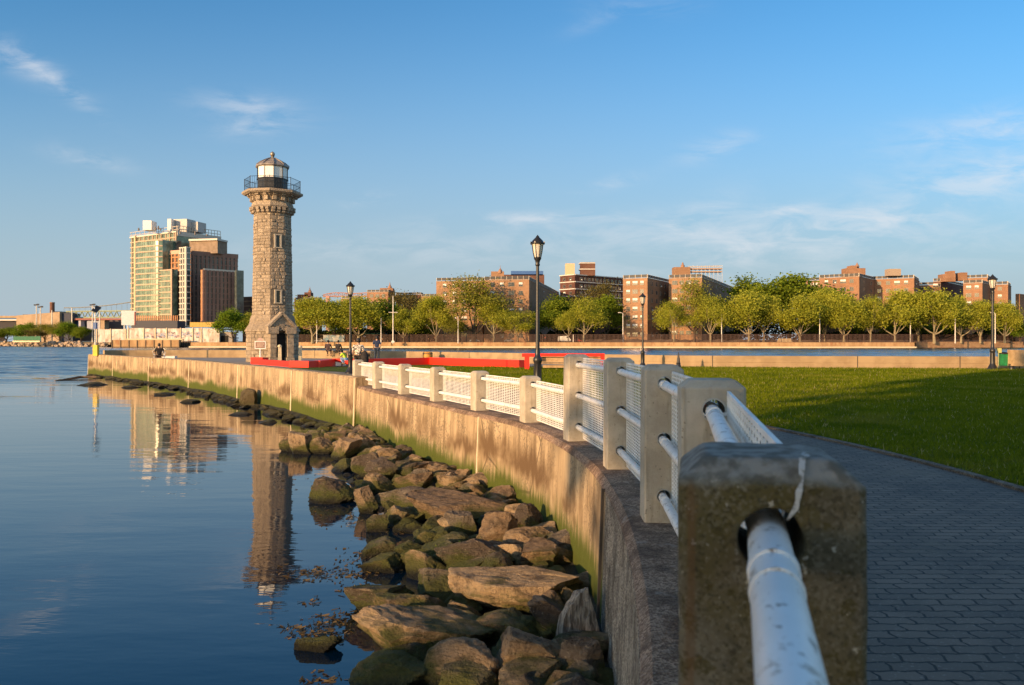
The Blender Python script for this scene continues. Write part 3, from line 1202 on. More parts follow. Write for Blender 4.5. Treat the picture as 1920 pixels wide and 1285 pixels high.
def courses(mb, R_fn, z0, z1, hc, skip=None, proud=(.0, .045)):
    z = z0
    while z < z1 - .05:
        h = min(hc * random.uniform(.75, 1.25), z1 - z)
        if z1 - z - h < .12:
            h = z1 - z
        zc = z + h / 2
        for j in range(8):
            n, t = fdir(j)
            R = R_fn(zc)
            ap, half = R * cos(pi / 8), R * sin(pi / 8)
            s = -half
            first = True
            while s < half - 1e-3:
                wq = random.uniform(.22, .58)
                if half - s - wq < .20:
                    wq = half - s
                if not (skip and skip(j, s, s + wq, z, z + h)):
                    pr = random.uniform(*proud)
                    c = Vector((LX, LY, zc)) + n * ap + t * (s + wq / 2)
                    g = .012
                    # rock-faced block: a rim at the joint and an uneven swelling front
                    hw, hh = wq / 2 - g, h / 2 - g
                    b0 = [c + t * sx * hw + Vector((0, 0, sz * hh)) for sx, sz in ((-1, -1), (1, -1), (1, 1), (-1, 1))]
                    b1 = [p + n * (.012 + pr * random.uniform(.2, .6)) for p in b0]
                    b2 = [c + t * (sx * hw * random.uniform(.45, .8)) + Vector((0, 0, sz * hh * random.uniform(.35, .75))) + n * (.02 + pr * random.uniform(.8, 1.5)) for sx, sz in ((-1, -1), (1, -1), (1, 1), (-1, 1))]
                    vs = [p - n * .03 for p in b0] + b1 + b2
                    fs = [(8, 9, 10, 11)]
                    for q in range(4):
                        r = (q + 1) % 4
                        fs += [(q, r, 4 + r, 4 + q), (4 + q, 4 + r, 8 + r, 8 + q)]
                    mb.add(vs, fs)
                s += wq
        z += h


mortar = mottled('dark_mortar', (.12, .10, .08), (.19, .16, .12), 3, .95, .4)
zP, zS = ly(619), ly(592)
# base
w = MB()
octa(w, 1.80, LZ, 1.80, zP, 1)
courses(w, lambda z: 1.80, LZ, zP - .12, .27, lambda j, s0, s1, a, b: j == 0 and s1 > -.36 and s0 < .36 and a < LZ + 2.05)
octa(w, 1.92, zP - .12, 1.92, zP)
octa(w, 1.90, zP, 1.62, zP + .42)
octa(w, 1.62, zP + .42, 1.56, zP + .66)
octa(w, 1.58, zP + .66, 1.45, zS + .02)
w.build('base', [M['stone'], mortar], lh)
zT = ly(404)
WIN = [(456, .22, .84), (558, .22, .84)]
win_z = [(ly(y) - .45, ly(y) + .45) for y, _, _ in WIN]


def rsh(z):
    return 1.39 - .12 * (z - zS) / (zT - zS)


w = MB()
w.lathe([(1.39, zS), (1.27, zT)], (LX, LY, 0), 8, 1, PHI - pi / 2 + pi / 8)
courses(w, rsh, zS + .02, zT, .235, lambda j, s0, s1, a, b: j == 0 and s1 > -.27 and s0 < .27 and any(a < q1 and b > q0 for q0, q1 in win_z))
w.build('shaft', [M['stone'], mortar], lh)
n0, t0 = fdir(0)
for q0, q1 in win_z:
    zc = (q0 + q1) / 2
    ap = rsh(zc) * cos(pi / 8)
    c = Vector((LX, LY, zc)) + n0 * ap
    w = MB()
    for sx in (-1, 1):
        w.obox(c + t0 * sx * .20 + n0 * .03, t0 * .06, n0 * .07, (0, 0, .42), 0)
    w.obox(c + n0 * .035 + Vector((0, 0, .455)), t0 * .27, n0 * .075, (0, 0, .035), 0)
    w.obox(c + n0 * .05 + Vector((0, 0, -.455)), t0 * .29, n0 * .09, (0, 0, .035), 0)
    wo = w.build('window', plain('dressed_stone', (.46, .40, .31), .85), lh)
    w = MB()
    w.obox(c - n0 * .0 + Vector((0, 0, 0)), t0 * .14, n0 * .012, (0, 0, .42), 0)
    w.build('pane', plain('dark_glass', (.015, .017, .02), .15), wo)
# corbelled head: string course, brackets, cove, gallery
w = MB()
octa(w, 1.31, zT, 1.38, zT + .10)
octa(w, 1.38, zT + .10, 1.40, ly(394))
for j in range(8):
    n, t = fdir(j)
    for s in (-.36, 0, .36):
        c = Vector((LX, LY, 0)) + n * 1.36 + t * s
        for (dz, dp, hh) in ((ly(399.5), .06, .11), (ly(395.5), .16, .10)):
            w.obox((c.x, c.y, dz), t * .11, n * dp, (0, 0, hh))
octa(w, 1.56, ly(394), 1.62, ly(391.5))
octa(w, 1.62, ly(391.5), 1.58, ly(390))
octa(w, 1.48, ly(390), 1.38, ly(381))
octa(w, 1.38, ly(381), 1.46, ly(374))
octa(w, 1.50, ly(374), 1.80, ly(369))
for j in range(8):
    n, t = fdir(j)
    for s in (-.30, .30):
        c = Vector((LX, LY, 0)) + n * 1.36 + t * s
        w.obox((c.x, c.y, ly(376)), t * .13, n * .14, (0, 0, .17))
        w.obox((c.x, c.y, ly(370.5)), t * .13, n * .34, (0, 0, .055))
w.build('corbelled_head', M['stone'], lh)
w = MB()
octa(w, 1.95, ly(369), 2.10, ly(366.5))
octa(w, 2.12, ly(366.5), 2.12, ly(362.5))
octa(w, 2.12, ly(362.5), 2.0, ly(361.5))
w.build('gallery', M['stone'], lh)
w = MB()
zg, zr = ly(361.5), ly(339)
cor = [Vector((LX + 1.92 * cos(PHI - pi / 2 + pi / 8 + j * pi / 4), LY + 1.92 * sin(PHI - pi / 2 + pi / 8 + j * pi / 4), 0)) for j in range(8)]
for j in range(8):
    a, b = cor[j], cor[(j + 1) % 8]
    w.tube([(a.x, a.y, zg), (a.x, a.y, zr + .04)], .022, 6)
    for zz in (zr, zg + .42, zg + .06):
        w.tube([(a.x, a.y, zz), (b.x, b.y, zz)], .016, 6)
    for q in range(1, 9):
        p = a.lerp(b, q / 9)
        w.tube([(p.x, p.y, zg + .06), (p.x, p.y, zr)], .008, 4)
w.build('gallery_railing', M['black'], lh)
NL = 10
pl = PHI - pi / 2 + pi / NL + .10
w = MB()
w.lathe([(1.07, zg), (1.07, ly(339)), (1.12, ly(338.8)), (1.12, ly(337)), (1.02, ly(336.9))], (LX, LY, 0), NL, 0, pl)
w.build('lantern_base', M['black'], lh)
lan = MB()
z0, z1 = ly(337), ly(316)
for j in range(NL):
    t = pl + j * 2 * pi / NL
    c = Vector((LX + 1.06 * cos(t), LY + 1.06 * sin(t), (z0 + z1) / 2))
    r = Vector((cos(t), sin(t), 0))
    lan.obox(c, (-r.y * .022, r.x * .022, 0), r * .022, (0, 0, (z1 - z0) / 2))
lo = lan.build('lantern', M['black'], lh)
w = MB()
w.lathe([(1.045, z0), (1.045, z1)], (LX, LY, 0), NL, 0, pl)
w.build('pane', plain('white_lantern_pane', (.80, .79, .75), .25, var=.03), lo)
w = MB()
w.lathe([(1.14, ly(316)), (1.20, ly(314.5)), (1.18, ly(312.5)), (.92, ly(307)), (.55, ly(301.5)), (.24, ly(297.5)), (.10, ly(296))], (LX, LY, 0), NL, 0, pl)
for j in range(NL):
    t = pl + j * 2 * pi / NL
    pts = [(LX + r * cos(t), LY + r * sin(t), z + .02) for r, z in ((1.19, ly(313)), (.92, ly(307)), (.55, ly(301.5)), (.22, ly(297.3)))]
    w.tube(pts, .03, 5)
ro = w.build('roof', mottled('weathered_lead_roof', (.16, .145, .14), (.40, .34, .27), 2.4, .45, .2, metal=.3), lh)
w = MB()
w.lathe([(.12, ly(297)), (.10, ly(294.5)), (.14, ly(294)), (.09, ly(293))], (LX, LY, 0), 12)
w.sphere((LX, LY, ly(289.5)), .17, 12)
w.lathe([(.05, ly(285.5)), (.012, ly(284))], (LX, LY, 0), 8)
w.build('finial', plain('bronze_ball', (.30, .25, .19), .4, .5), ro, smooth=True)
# portal: gabled stone porch on the face that looks right
w = MB()
ap = 1.80 * cos(pi / 8)
base = Vector((LX, LY, 0)) + n0 * ap


def pb(s, z, o, hs, hz, ho, m=0):
    w.obox(base + t0 * s + n0 * o + Vector((0, 0, z)), t0 * hs, n0 * ho, (0, 0, hz), m)


for sx in (-1, 1):
    z = LZ
    for k, hh in enumerate((.34, .30, .36, .32, .36, .30)):
        pb(sx * (.60 + random.uniform(-.015, .015)), z + hh / 2, .26, .20 + random.uniform(0, .025) + (.06 if k == 0 else 0), hh / 2 - .008, .28 + random.uniform(0, .03) + (.04 if k == 0 else 0))
        z += hh
    # springer block, then the raking coping of the gable
    pb(sx * .62, z + .24, .30, .36, .235, .34)
zi = LZ + 1.98
for k, (s, hz_, zz) in enumerate(((-.24, .16, zi + .38), (.24, .16, zi + .38), (0, .20, zi + .47))):
    pb(s, zz, .29, .17, hz_, .30)
poly = [(-.92, zi + .50), (.92, zi + .50), (0, zi + 1.36)]
vs = [base + t0 * s + n0 * o + Vector((0, 0, z)) for o in (0, .50) for s, z in poly]
w.add(vs, [(0, 2, 1), (3, 4, 5), (0, 1, 4, 3), (1, 2, 5, 4), (2, 0, 3, 5)])
for sx in (-1, 1):
    a = base + t0 * sx * .98 + n0 * .28 + Vector((0, 0, zi + .46))
    b = base + n0 * .28 + Vector((0, 0, zi + 1.44))
    dd = (b - a)
    w.obox((a + b) / 2, dd / 2, n0 * .36, dd.cross(n0).normalized() * .075)
w.frustum(tuple(base + n0 * .30 + Vector((0, 0, zi + 1.36))), (.26, .5), (.14, .3), .16, PHI)
po = w.build('portal', M['stone'], lh)
w = MB()
w.obox(base - n0 * .02 + Vector((0, 0, LZ + 1.02)), t0 * .42, n0 * .05, (0, 0, 1.02))
w.build('door_opening', M['dark'], po)

# grey posts with rounded heads either side of the door
for (x, d, hh) in ((524.5, 53.2, 1.22), (563, 54.6, 1.16)):
    p = at(x, HY, d)
    b = thing('bollard', (p.x, p.y, G0 - .02), 'pale stone bollard in front of the lighthouse door' if x < 540 else 'pale stone bollard right of the lighthouse beside its dark face', 'bollard')
    w = MB()
    w.frustum((p.x, p.y, G0 - .02), (.24, .24), (.21, .21), hh - .14, .3)
    w.build('shaft', M['joint'], b)
    w = MB()
    w.lathe([(.135, 0), (.15, .03), (.15, .07), (.10, .13), (.03, .17)], (p.x, p.y, G0 - .02 + hh - .14), 10)
    w.build('cap', M['joint'], b)

# historic marker
p = at(488, HY, 52.6)
mk = thing('historic_marker', (p.x, p.y, G0 - .02), 'brown and white marker board on a white pole left of the lighthouse door', 'sign')
w = MB()
w.tube([(p.x, p.y, G0 - .02), (p.x, p.y, G0 + .95)], .045, 10)
w.build('pole', M['white'], mk)
w = MB()
w.box((p.x, p.y, G0 + 1.20), (.72, .05, .52))
bd = w.build('board', M['white'], mk)
w = MB()
w.box((p.x, p.y - .03, G0 + 1.20), (.62, .012, .42))
fc = w.build('face', plain('marker_brown', (.17, .075, .05), .5), bd)
w = MB()
for k in range(7):
    w.box((p.x + random.uniform(-.02, .02), p.y - .038, G0 + 1.36 - k * .05), (random.uniform(.40, .54), .006, .016))
w.build('lettering', plain('marker_text', (.55, .45, .38), .6), bd)
w = MB()
w.lathe([(.02, 0), (.16, .0), (.16, .02), (.02, .02)], (0, 0, 0), 14)
w.v = [(p.x + a, p.y - .02 + c, G0 + 1.55 + b * 0.85) for a, b, c in w.v]
w.box((p.x, p.y, G0 + 1.48), (.44, .05, .07))
w.build('crest', plain('marker_crest', (.45, .30, .26), .5), mk)

# ------------------------------------------------------------------ riprap at the wall's foot
w = MB()
ys = [3.0 + i * .3 for i in range(70)] + [24.5 + i * 1.2 for i in range(36)]
row = 12
for yv in ys:
    p, n, s = edge_at(yv)
    wd = 2.5 if yv < 17 else max(1.1, 2.5 - (yv - 17) * .16)
    for j in range(row):
        o = -.3 + (wd + .6) * j / (row - 1)
        z = .17 - .30 * max(0, o) / wd if yv < 24 else .15 - .34 * max(0, o) / wd
        z += .16 * mnoise.noise((p.x * 1.7 + n.x * o * 1.7, p.y * 1.7 + n.y * o * 1.7, 3.1))
        w.v.append((p.x + n.x * o, p.y + n.y * o, z))
for i in range(len(ys) - 1):
    for j in range(row - 1):
        w.f.append((i * row + j, i * row + j + 1, (i + 1) * row + j + 1, (i + 1) * row + j))
        w.m.append(0)
        w.k.append(.5)
tag(w.build('shore_ground', M['bank'], smooth=True), kind='structure')


def rock_mesh(seed, sub=3, cuts=11, rough=.07, flat_top=0.0):
    rnd = random.Random(seed)
    bm = bmesh.new()
    bmesh.ops.create_icosphere(bm, subdivisions=sub + 1, radius=1.0)
    pl = []
    for _ in range(cuts):
        d = Vector((rnd.gauss(0, 1), rnd.gauss(0, 1), rnd.gauss(0, .9))).normalized()
        pl.append((d, rnd.uniform(.42, .80)))
    if flat_top:
        pl.append((Vector((rnd.uniform(-.12, .12), rnd.uniform(-.2, .05), 1)).normalized(), flat_top))
    o = Vector((rnd.uniform(-50, 50), rnd.uniform(-50, 50), rnd.uniform(-50, 50)))
    for v in bm.verts:
        v.co *= 1 + rough * 1.6 * mnoise.fractal(v.co * 1.3 + o, 1.0, 2.0, 3)
    for v in bm.verts:
        for _ in range(3):
            for d, q in pl:
                e = v.co.dot(d) - q - .03 * mnoise.noise(v.co * 2.6 + d * 9 + o)
                if e > 0:
                    v.co -= d * e
    bm.normal_update()
    for v in bm.verts:
        g = mnoise.noise(Vector((v.co.x * 2, v.co.y * 2, v.co.z * 9)) + o)
        v.co += v.normal * rough * (.30 * mnoise.fractal(v.co * 6 + o, 1.0, 2.0, 4) + .22 * (1 if g > .12 else 0) - .18 * abs(mnoise.noise(v.co * 3.1 - o)))
    lo = Vector([min(v.co[i] for v in bm.verts) for i in range(3)])
    hi = Vector([max(v.co[i] for v in bm.verts) for i in range(3)])
    for v in bm.verts:
        for i in range(3):
            v.co[i] = (v.co[i] - (lo[i] + hi[i]) / 2) / (hi[i] - lo[i])
    me = bpy.data.meshes.new('rock')
    bm.to_mesh(me)
    bm.free()
    me.materials.append(M['rock'])
    return me


# hand-placed stones: photo box x0, y0, x1, y1, level of the base, flatness (0 lump .. 1 slab), lean, label
ROCKS = [
    (587, 893, 664, 944, .0, .2, 0, 'brown triangular rock standing alone at the water edge left of the boulders'),
    (688, 858, 742, 898, .25, .2, 8, 'orange sunlit boulder with a cracked face, highest of the middle heap'),
    (684, 888, 737, 920, .2, .3, -8, 'low orange wedge of rock under the highest orange boulder'),
    (742, 886, 806, 920, .2, .4, 6, 'orange rough rock with a ragged top right of the orange wedge'),
    (708, 916, 818, 962, .1, .5, -6, 'long green mossy rock with a rounded back below the orange rocks'),
    (670, 912, 708, 966, -.05, .1, 0, 'upright green mossy block at the water between triangular rock and long green rock'),
    (775, 930, 962, 984, .25, .9, -7, 'large flat green and brown slab tilted toward the seawall'),
    (722, 946, 782, 990, .0, .3, 14, 'tan pointed stone with green base left of the large flat slab'),
    (775, 996, 822, 1022, .1, .5, 0, 'small bright tan rock lying on mossy stones by the twigs'),
    (682, 1008, 738, 1048, -.05, .3, 0, 'mossy round rock at the water below the floating weed'),
    (687, 1030, 768, 1076, -.08, .4, 0, 'wide dark green mossy rock half in the water'),
    (742, 1016, 792, 1048, .05, .4, -10, 'bright green mossy stone beside the small tan rock'),
    (828, 1014, 968, 1072, .2, .55, -5, 'broad brown boulder with a ridge in the middle of the riprap'),
    (950, 994, 1036, 1038, .3, .4, 0, 'orange lit rock beside the seawall above the big flat slab'),
    (900, 958, 962, 1032, .25, .2, -12, 'brown rock with a shadowed hollow behind the broad boulder'),
    (968, 946, 1012, 1004, .25, .1, 15, 'leaning brown rock against the foot of the seawall'),
    (838, 958, 890, 1000, .2, .2, 10, 'grey topped stone with green side on the flat green slab'),
    (853, 1058, 1072, 1148, .25, .95, -6, 'largest flat layered brown slab, sloping down to the water'),
    (783, 1062, 892, 1142, .05, .4, 0, 'rounded tan rock with mossy skirt left of the largest slab'),
    (656, 1082, 782, 1168, -.1, .3, 0, 'very dark green mossy rock rising straight out of the water'),
    (708, 1102, 824, 1194, -.05, .2, -24, 'pointed tan grained rock leaning over the dark mossy rock'),
    (675, 1136, 918, 1244, .0, .8, -14, 'long brown slab with a bright edge across the bottom heap'),
    (668, 1204, 804, 1310, -.2, .3, 0, 'dark green smooth rock under the long brown slab'),
    (792, 1192, 930, 1305, .0, .1, 6, 'grey dusty block at the bottom left of the heap'),
    (922, 1172, 1054, 1285, .1, .2, -4, 'dark speckled round boulder at the bottom of the heap'),
    (822, 1242, 940, 1320, .05, .4, 0, 'grey smooth rock cut by the bottom frame edge'),
    (1058, 1202, 1128, 1300, .1, .2, 10, 'pale topped pointed rock in front of the grained upright rock'),
    (886, 1148, 1004, 1214, .1, .4, 0, 'dark brown rock in the shade between slab and speckled boulder'),
    (556, 1192, 634, 1228, -.12, .4, 0, 'single mossy rock barely breaking the calm water'),
    (546, 808, 584, 852, .0, .1, 12, 'tall lit rock at the left end of the middle heap'),
    (584, 820, 624, 850, .05, .3, 0, 'rounded tan rock second from the left end of the heap'),
    (626, 822, 672, 862, .05, .2, -8, 'split tan rock third from the left end of the heap'),
    (612, 808, 648, 832, .15, .4, 0, 'low grey rock behind the split tan rock'),
    (664, 816, 704, 850, .2, .2, 5, 'grey brown lump in front of the joint where the wall steps'),
    (664, 848, 712, 890, .15, .2, 0, 'dark grey rounded rock left of the orange sunlit boulder'),
    (527, 816, 560, 848, -.03, .4, 0, 'dark mossy rock leftmost of the middle heap'),
    (705, 840, 750, 866, .25, .4, 0, 'flat dark rock close to the green foot of the wall'),
    (800, 870, 850, 900, .25, .4, 10, 'brown shelf of rock at the wall right of the orange rocks'),
    (848, 880, 880, 910, .3, .2, -5, 'small orange cube of rock near the wall joint'),
    (870, 900, 898, 922, .3, .3, 0, 'small tan stone at the foot of the wall joint'),
    (455, 730, 482, 764, -.02, .0, 10, 'dark upright pointed rock by itself against the far seawall'),
    (334, 733, 378, 756, -.05, .4, 0, 'dark mossy hump of rock along the far seawall'),
    (425, 756, 478, 780, -.06, .5, 0, 'low black rock in the water below the upright rock'),
    (146, 704, 204, 724, -.05, .5, 0, 'brown green rock at the very tip of the seawall'),
    (228, 712, 270, 728, -.05, .5, 0, 'low green rock between the tip and the second wall joint'),
    (290, 722, 330, 742, -.05, .5, 0, 'low dark rock before the mossy hump'),
    (480, 768, 530, 796, -.05, .5, 0, 'flat dark green rock in front of the fifth wall joint'),
    (1000, 1112, 1062, 1170, .2, .3, 0, 'dark shaded rock just behind the grained upright rock'),
    (1040, 1250, 1160, 1330, .0, .3, 0, 'black rock at the foot of the grey wall'),
    (690, 966, 728, 1000, -.02, .3, 0, 'brown low rock at the water below the upright green block'),
    (760, 1040, 850, 1075, .0, .5, 0, 'grey brown ridge of stone under the twigs'),
]
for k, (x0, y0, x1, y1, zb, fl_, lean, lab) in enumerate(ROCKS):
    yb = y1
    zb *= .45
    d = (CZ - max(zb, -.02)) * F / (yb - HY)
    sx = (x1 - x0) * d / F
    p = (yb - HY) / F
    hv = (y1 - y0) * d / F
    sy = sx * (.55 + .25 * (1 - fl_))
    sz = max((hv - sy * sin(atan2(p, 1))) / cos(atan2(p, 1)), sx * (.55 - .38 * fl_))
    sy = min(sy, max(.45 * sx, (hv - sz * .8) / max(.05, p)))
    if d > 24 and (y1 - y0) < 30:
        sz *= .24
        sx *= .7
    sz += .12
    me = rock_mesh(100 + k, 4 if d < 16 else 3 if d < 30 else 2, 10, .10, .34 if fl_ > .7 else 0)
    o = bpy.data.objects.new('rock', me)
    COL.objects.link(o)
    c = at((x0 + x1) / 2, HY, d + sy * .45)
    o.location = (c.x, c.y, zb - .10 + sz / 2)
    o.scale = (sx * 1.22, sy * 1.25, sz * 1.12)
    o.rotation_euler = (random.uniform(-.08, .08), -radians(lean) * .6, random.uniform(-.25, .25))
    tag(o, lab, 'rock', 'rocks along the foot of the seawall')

fill = [rock_mesh(500 + k, 3, 9, .10) for k in range(12)]
rnd = random.Random(11)
for k in range(420):
    near = k < 290
    yv = rnd.uniform(5.2, 24.5) if near else rnd.uniform(24.5, 66)
    if near:
        yv = 5.2 + 19.3 * rnd.random() ** .9
    p, n, s = edge_at(yv)
    wd = 2.0 if yv < 17 else max(.9, 2.0 - (yv - 17) * .10)
    if not near:
        wd = .95
    o_ = rnd.uniform(.12, wd)
    if near and k % 3 == 0:
        o_ = rnd.uniform(.10, .9)
    sc = rnd.uniform(.15, .56) if near else rnd.uniform(.22, .62)
    if near and yv < 9:
        sc = max(sc, .34)
    q = bpy.data.objects.new('small_rock' if near else 'shore_stone', fill[k % 12])
    COL.objects.link(q)
    z = (.20 - .24 * o_ / 2.0 if near else .03) + sc * (.12 if near else .02)
    q.location = (p.x + n.x * o_, p.y + n.y * o_, z)
    q.scale = (sc * rnd.uniform(.9, 1.4), sc * rnd.uniform(.8, 1.2), sc * rnd.uniform(.5, .85) * (1 if near else .6))
    q.rotation_euler = (rnd.uniform(-.3, .3), rnd.uniform(-.3, .3), rnd.uniform(0, 6.28))
    tag(q, 'small mossy stone filling a gap among the larger riprap rocks' if near else 'low dark stone lying in the shallows along the far seawall', 'rock',
        'small stones filling the riprap' if near else 'small stones along the far seawall')

# weathered stump standing among the rocks
d = 7.2
p = at(1084, HY, d)
t = NT('weathered_grey_wood')
wv = t.coord('World')
gr = t.noise(t.mapping(wv, (40, 40, 2.2)), 1.0, 5, .6)
c = t.mix(t.step(gr, .36, .64), (.085, .07, .054), (.30, .27, .225))
wm_ = t.done(c, .9, 0, t.bump(gr, .9, .02))
me = rock_mesh(977, 4, 9, .08)
me.materials.clear()
me.materials.append(wm_)
o = bpy.data.objects.new('rock', me)
COL.objects.link(o)
o.location = (p.x, p.y, .27)
o.scale = (.36, .34, .74)
o.rotation_euler = (.06, .05, .4)
tag(o, 'grey upright rock with vertical grain, standing by the wall among dark rocks', 'rock', 'rocks along the foot of the seawall')

# plastic bottle wedged by the wall
p = at(1129, 1147, 8.1)
bt = thing('plastic_bottle', (p.x, p.y, p.z), 'clear plastic bottle with blue cap and label lying against the wall', 'bottle')
w = MB()
w.lathe([(.030, -.09), (.036, -.08), (.034, 0), (.036, .05), (.028, .075), (.014, .10)], (p.x, p.y, p.z), 14)
w.build('body', plain('pale_plastic', (.55, .66, .72), .15), bt, smooth=True)
w = MB()
w.lathe([(.0365, -.05), (.0365, .03)], (p.x, p.y, p.z), 14)
w.build('wrapper', plain('bottle_wrapper', (.72, .78, .80), .4), bt, smooth=True)
w = MB()
w.lathe([(.016, .10), (.016, .125)], (p.x, p.y, p.z), 10)
w.build('cap', plain('blue_cap', (.03, .10, .35), .4), bt)

# twiggy plant growing between the rocks
p = at(826, 1050, 10.4)
tp = thing('twig_plant', (p.x, p.y, p.z), 'bare twiggy weed with a few green leaves between the rocks', 'plant')
w = MB()
lf = MB()
for k in range(9):
    a = random.uniform(-1.1, 1.1)
    q = Vector(p) + Vector((random.uniform(-.06, .06), random.uniform(-.05, .05), -.12))
    pts = [q]
    dv = Vector((sin(a) * .7 + .25, random.uniform(-.3, .3), 1)).normalized()
    for s in range(5):
        q = q + dv * random.uniform(.05, .10)
        dv = (dv + Vector((random.uniform(-.2, .45), random.uniform(-.2, .2), random.uniform(-.35, .15)))).normalized()
        pts.append(q)
        if s > 2 and random.random() < .7:
            e, f_ = Vector((random.uniform(-.03, .03), .01, random.uniform(-.02, .03))), Vector((random.uniform(-.02, .02), -.01, .03))
            lf.add([q, q + e, q + e + f_, q + f_], [(0, 1, 2, 3)])
    w.tube(pts, [.006, .005, .004, .004, .003, .002], 5)
w.build('stem', M['wood'], tp)
lf.build('leaf', leaf_mat('weed_leaf', (.08, .14, .02), (.18, .24, .04)), tp)

# floating weed on the calm water
w = MB()
for (x, y, rx, ry, n) in ((722, 968, 10, 26, 60), (765, 992, 45, 10, 90), (720, 1022, 10, 12, 16), (660, 975, 16, 12, 25), (600, 965, 20, 20, 20), (690, 1046, 45, 14, 120), (605, 1076, 75, 16, 170),
                          (690, 1072, 35, 14, 50), (670, 1105, 40, 10, 60), (640, 1165, 40, 20, 90), (620, 1180, 45, 22, 110), (560, 1185, 38, 14, 60), (610, 1275, 45, 12, 40), (582, 1130, 20, 8, 18), (560, 905, 60, 20, 26)):
    for _ in range(n):
        px, py = random.gauss(x, rx * .55), random.gauss(y, ry * .55)
        d = CZ * F / (py - HY)
        c = at(px, py, d)
        L_, a, wd = random.uniform(.012, .05), random.uniform(0, pi), random.uniform(.005, .013)
        u, v = Vector((cos(a) * L_, sin(a) * L_, random.uniform(-.006, .012))), Vector((-sin(a) * wd, cos(a) * wd, random.uniform(.0, .012)))
        c.z = .006
        w.add([c - u - v, c + u * .9 - v * .3, c + u + v, c - u * .8 + v * .7], [(0, 1, 2, 3)])
tag(w.build('seaweed', mottled('brown_bladder_weed', (.05, .035, .012), (.13, .09, .03), 8, .5, 0)), 'brown scraps of weed floating on the water by the rocks', 'seaweed', kind='stuff')
# driftwood at the tip
w = MB()
a, b = at(103, 716, 57), at(150, 706, 60)
w.tube([(a.x, a.y, .01), (a.x * .6 + b.x * .4, a.y * .6 + b.y * .4, .05), (b.x, b.y, .14), (b.x + 1.0, b.y + .4, .12)], [.04, .07, .10, .09], 8)
tag(w.build('driftwood', M['wood']), 'dark driftwood log lying in the water off the tip of the seawall', 'log')

# ------------------------------------------------------------------ ornamental street lamps
glass = NT('lamp_glass')
glass.b.inputs['Transmission Weight'].default_value = .35
glass.b.inputs['IOR'].default_value = 1.45
lg = glass.done((.80, .74, .60), .22)
lamp0 = thing('street_lamp', (0, 0, 0), 'x', 'street lamp', 'black ornamental park lamps')
w = MB()
w.lathe([(.060, 0), (.060, .010), (.046, .024), (.040, .04), (.0285, .06), (.024, .075), (.0225, .185), (.0265, .192), (.0285, .205), (.0265, .218), (.019, .228), (.0165, .245), (.0150, .27)], n=16)
for k in range(8):
    t = k * pi / 4
    w.box((.0235 * cos(t), .0235 * sin(t), .13), (.004, .006, .10), t)
w.build('base', M['black'], lamp0, smooth=True, world=False)
w = MB()
w.lathe([(.0130, .27), (.0100, .80)], n=14)
w.build('shaft', M['black'], lamp0, smooth=True, world=False)
w = MB()
w.lathe([(.0100, .80), (.0140, .805), (.0150, .812), (.0125, .82), (.016, .835), (.022, .845), (.024, .852), (.020, .857)], n=14)
for k in range(8):
    t = k * pi / 4 + pi / 8
    w.tube([(.022 * cos(t), .022 * sin(t), .852), (.031 * cos(t), .031 * sin(t), .89), (.0385 * cos(t), .0385 * sin(t), .944)], .0022, 5)
w.build('lantern_frame', M['black'], lamp0, smooth=True, world=False)
w = MB()
w.lathe([(.020, .857), (.029, .89), (.0365, .942)], n=16)
w.build('lantern_glass', lg, lamp0, smooth=True, world=False)
w = MB()
w.lathe([(.046, .940), (.047, .946), (.041, .952), (.031, .966), (.019, .978), (.012, .984), (.010, .990), (.0035, .996), (.002, 1.0)], n=16)
for k in range(8):
    t = k * pi / 4 + pi / 8
    w.box((.0455 * cos(t), .0455 * sin(t), .950), (.006, .006, .010), t)
w.build('cap', M['black'], lamp0, smooth=True, world=False)
LAMPS = [(1008, 735, 440, 22.8, 'black lamp post in front of the red bench, tallest in the picture'),
         (657, 700, 527, 36.2, 'black lamp post beside the last concrete post of the low railing'),
         (1205, 689, 549, 43.6, 'slim black lamp post before the parapet wall and the orange lit brick block'),
         (1861, 692, 514, 39.9, 'black lamp post next to the green bag on the right')]
for k, (x, yb, yt, d, lab) in enumerate(LAMPS):
    o = lamp0 if k == 0 else copy_tree(lamp0)
    h = (yb - yt) * d / F
    p = at(x, HY, d)
    o.location = (p.x, p.y, G0 - .01)
    hh = (HY - yt) * d / F + CZ - G0
    o.scale = (hh, hh, hh)
    o.rotation_euler = (0, 0, .3 * k)
    o['label'] = lab

# short pointed iron bollards by the wall
b0 = thing('iron_bollard', (0, 0, 0), 'x', 'bollard', 'short black iron bollards')
w = MB()
w.lathe([(.16, 0), (.16, .10), (.13, .18), (.11, .24), (.09, .30), (.075, .55), (.055, .62), (.05, .75), (.02, .84), (.01, .9)], n=12)
w.build('shaft', M['black'], b0, smooth=True, world=False)
w = MB()
w.lathe([(.105, .26), (.12, .28), (.12, .31), (.09, .33)], n=12)
w.build('collar', M['black'], b0, smooth=True, world=False)
for k, (x, d, lab) in enumerate(((1272, 42.2, 'short pointed black iron bollard just right of the slim lamp post'), (1897, 39.9, 'short pointed black iron bollard at the right edge beside the bench'))):
    o = b0 if k == 0 else copy_tree(b0)
    p = at(x, HY, d)
    o.location = (p.x, p.y, G0 - .01)
    o['label'] = lab

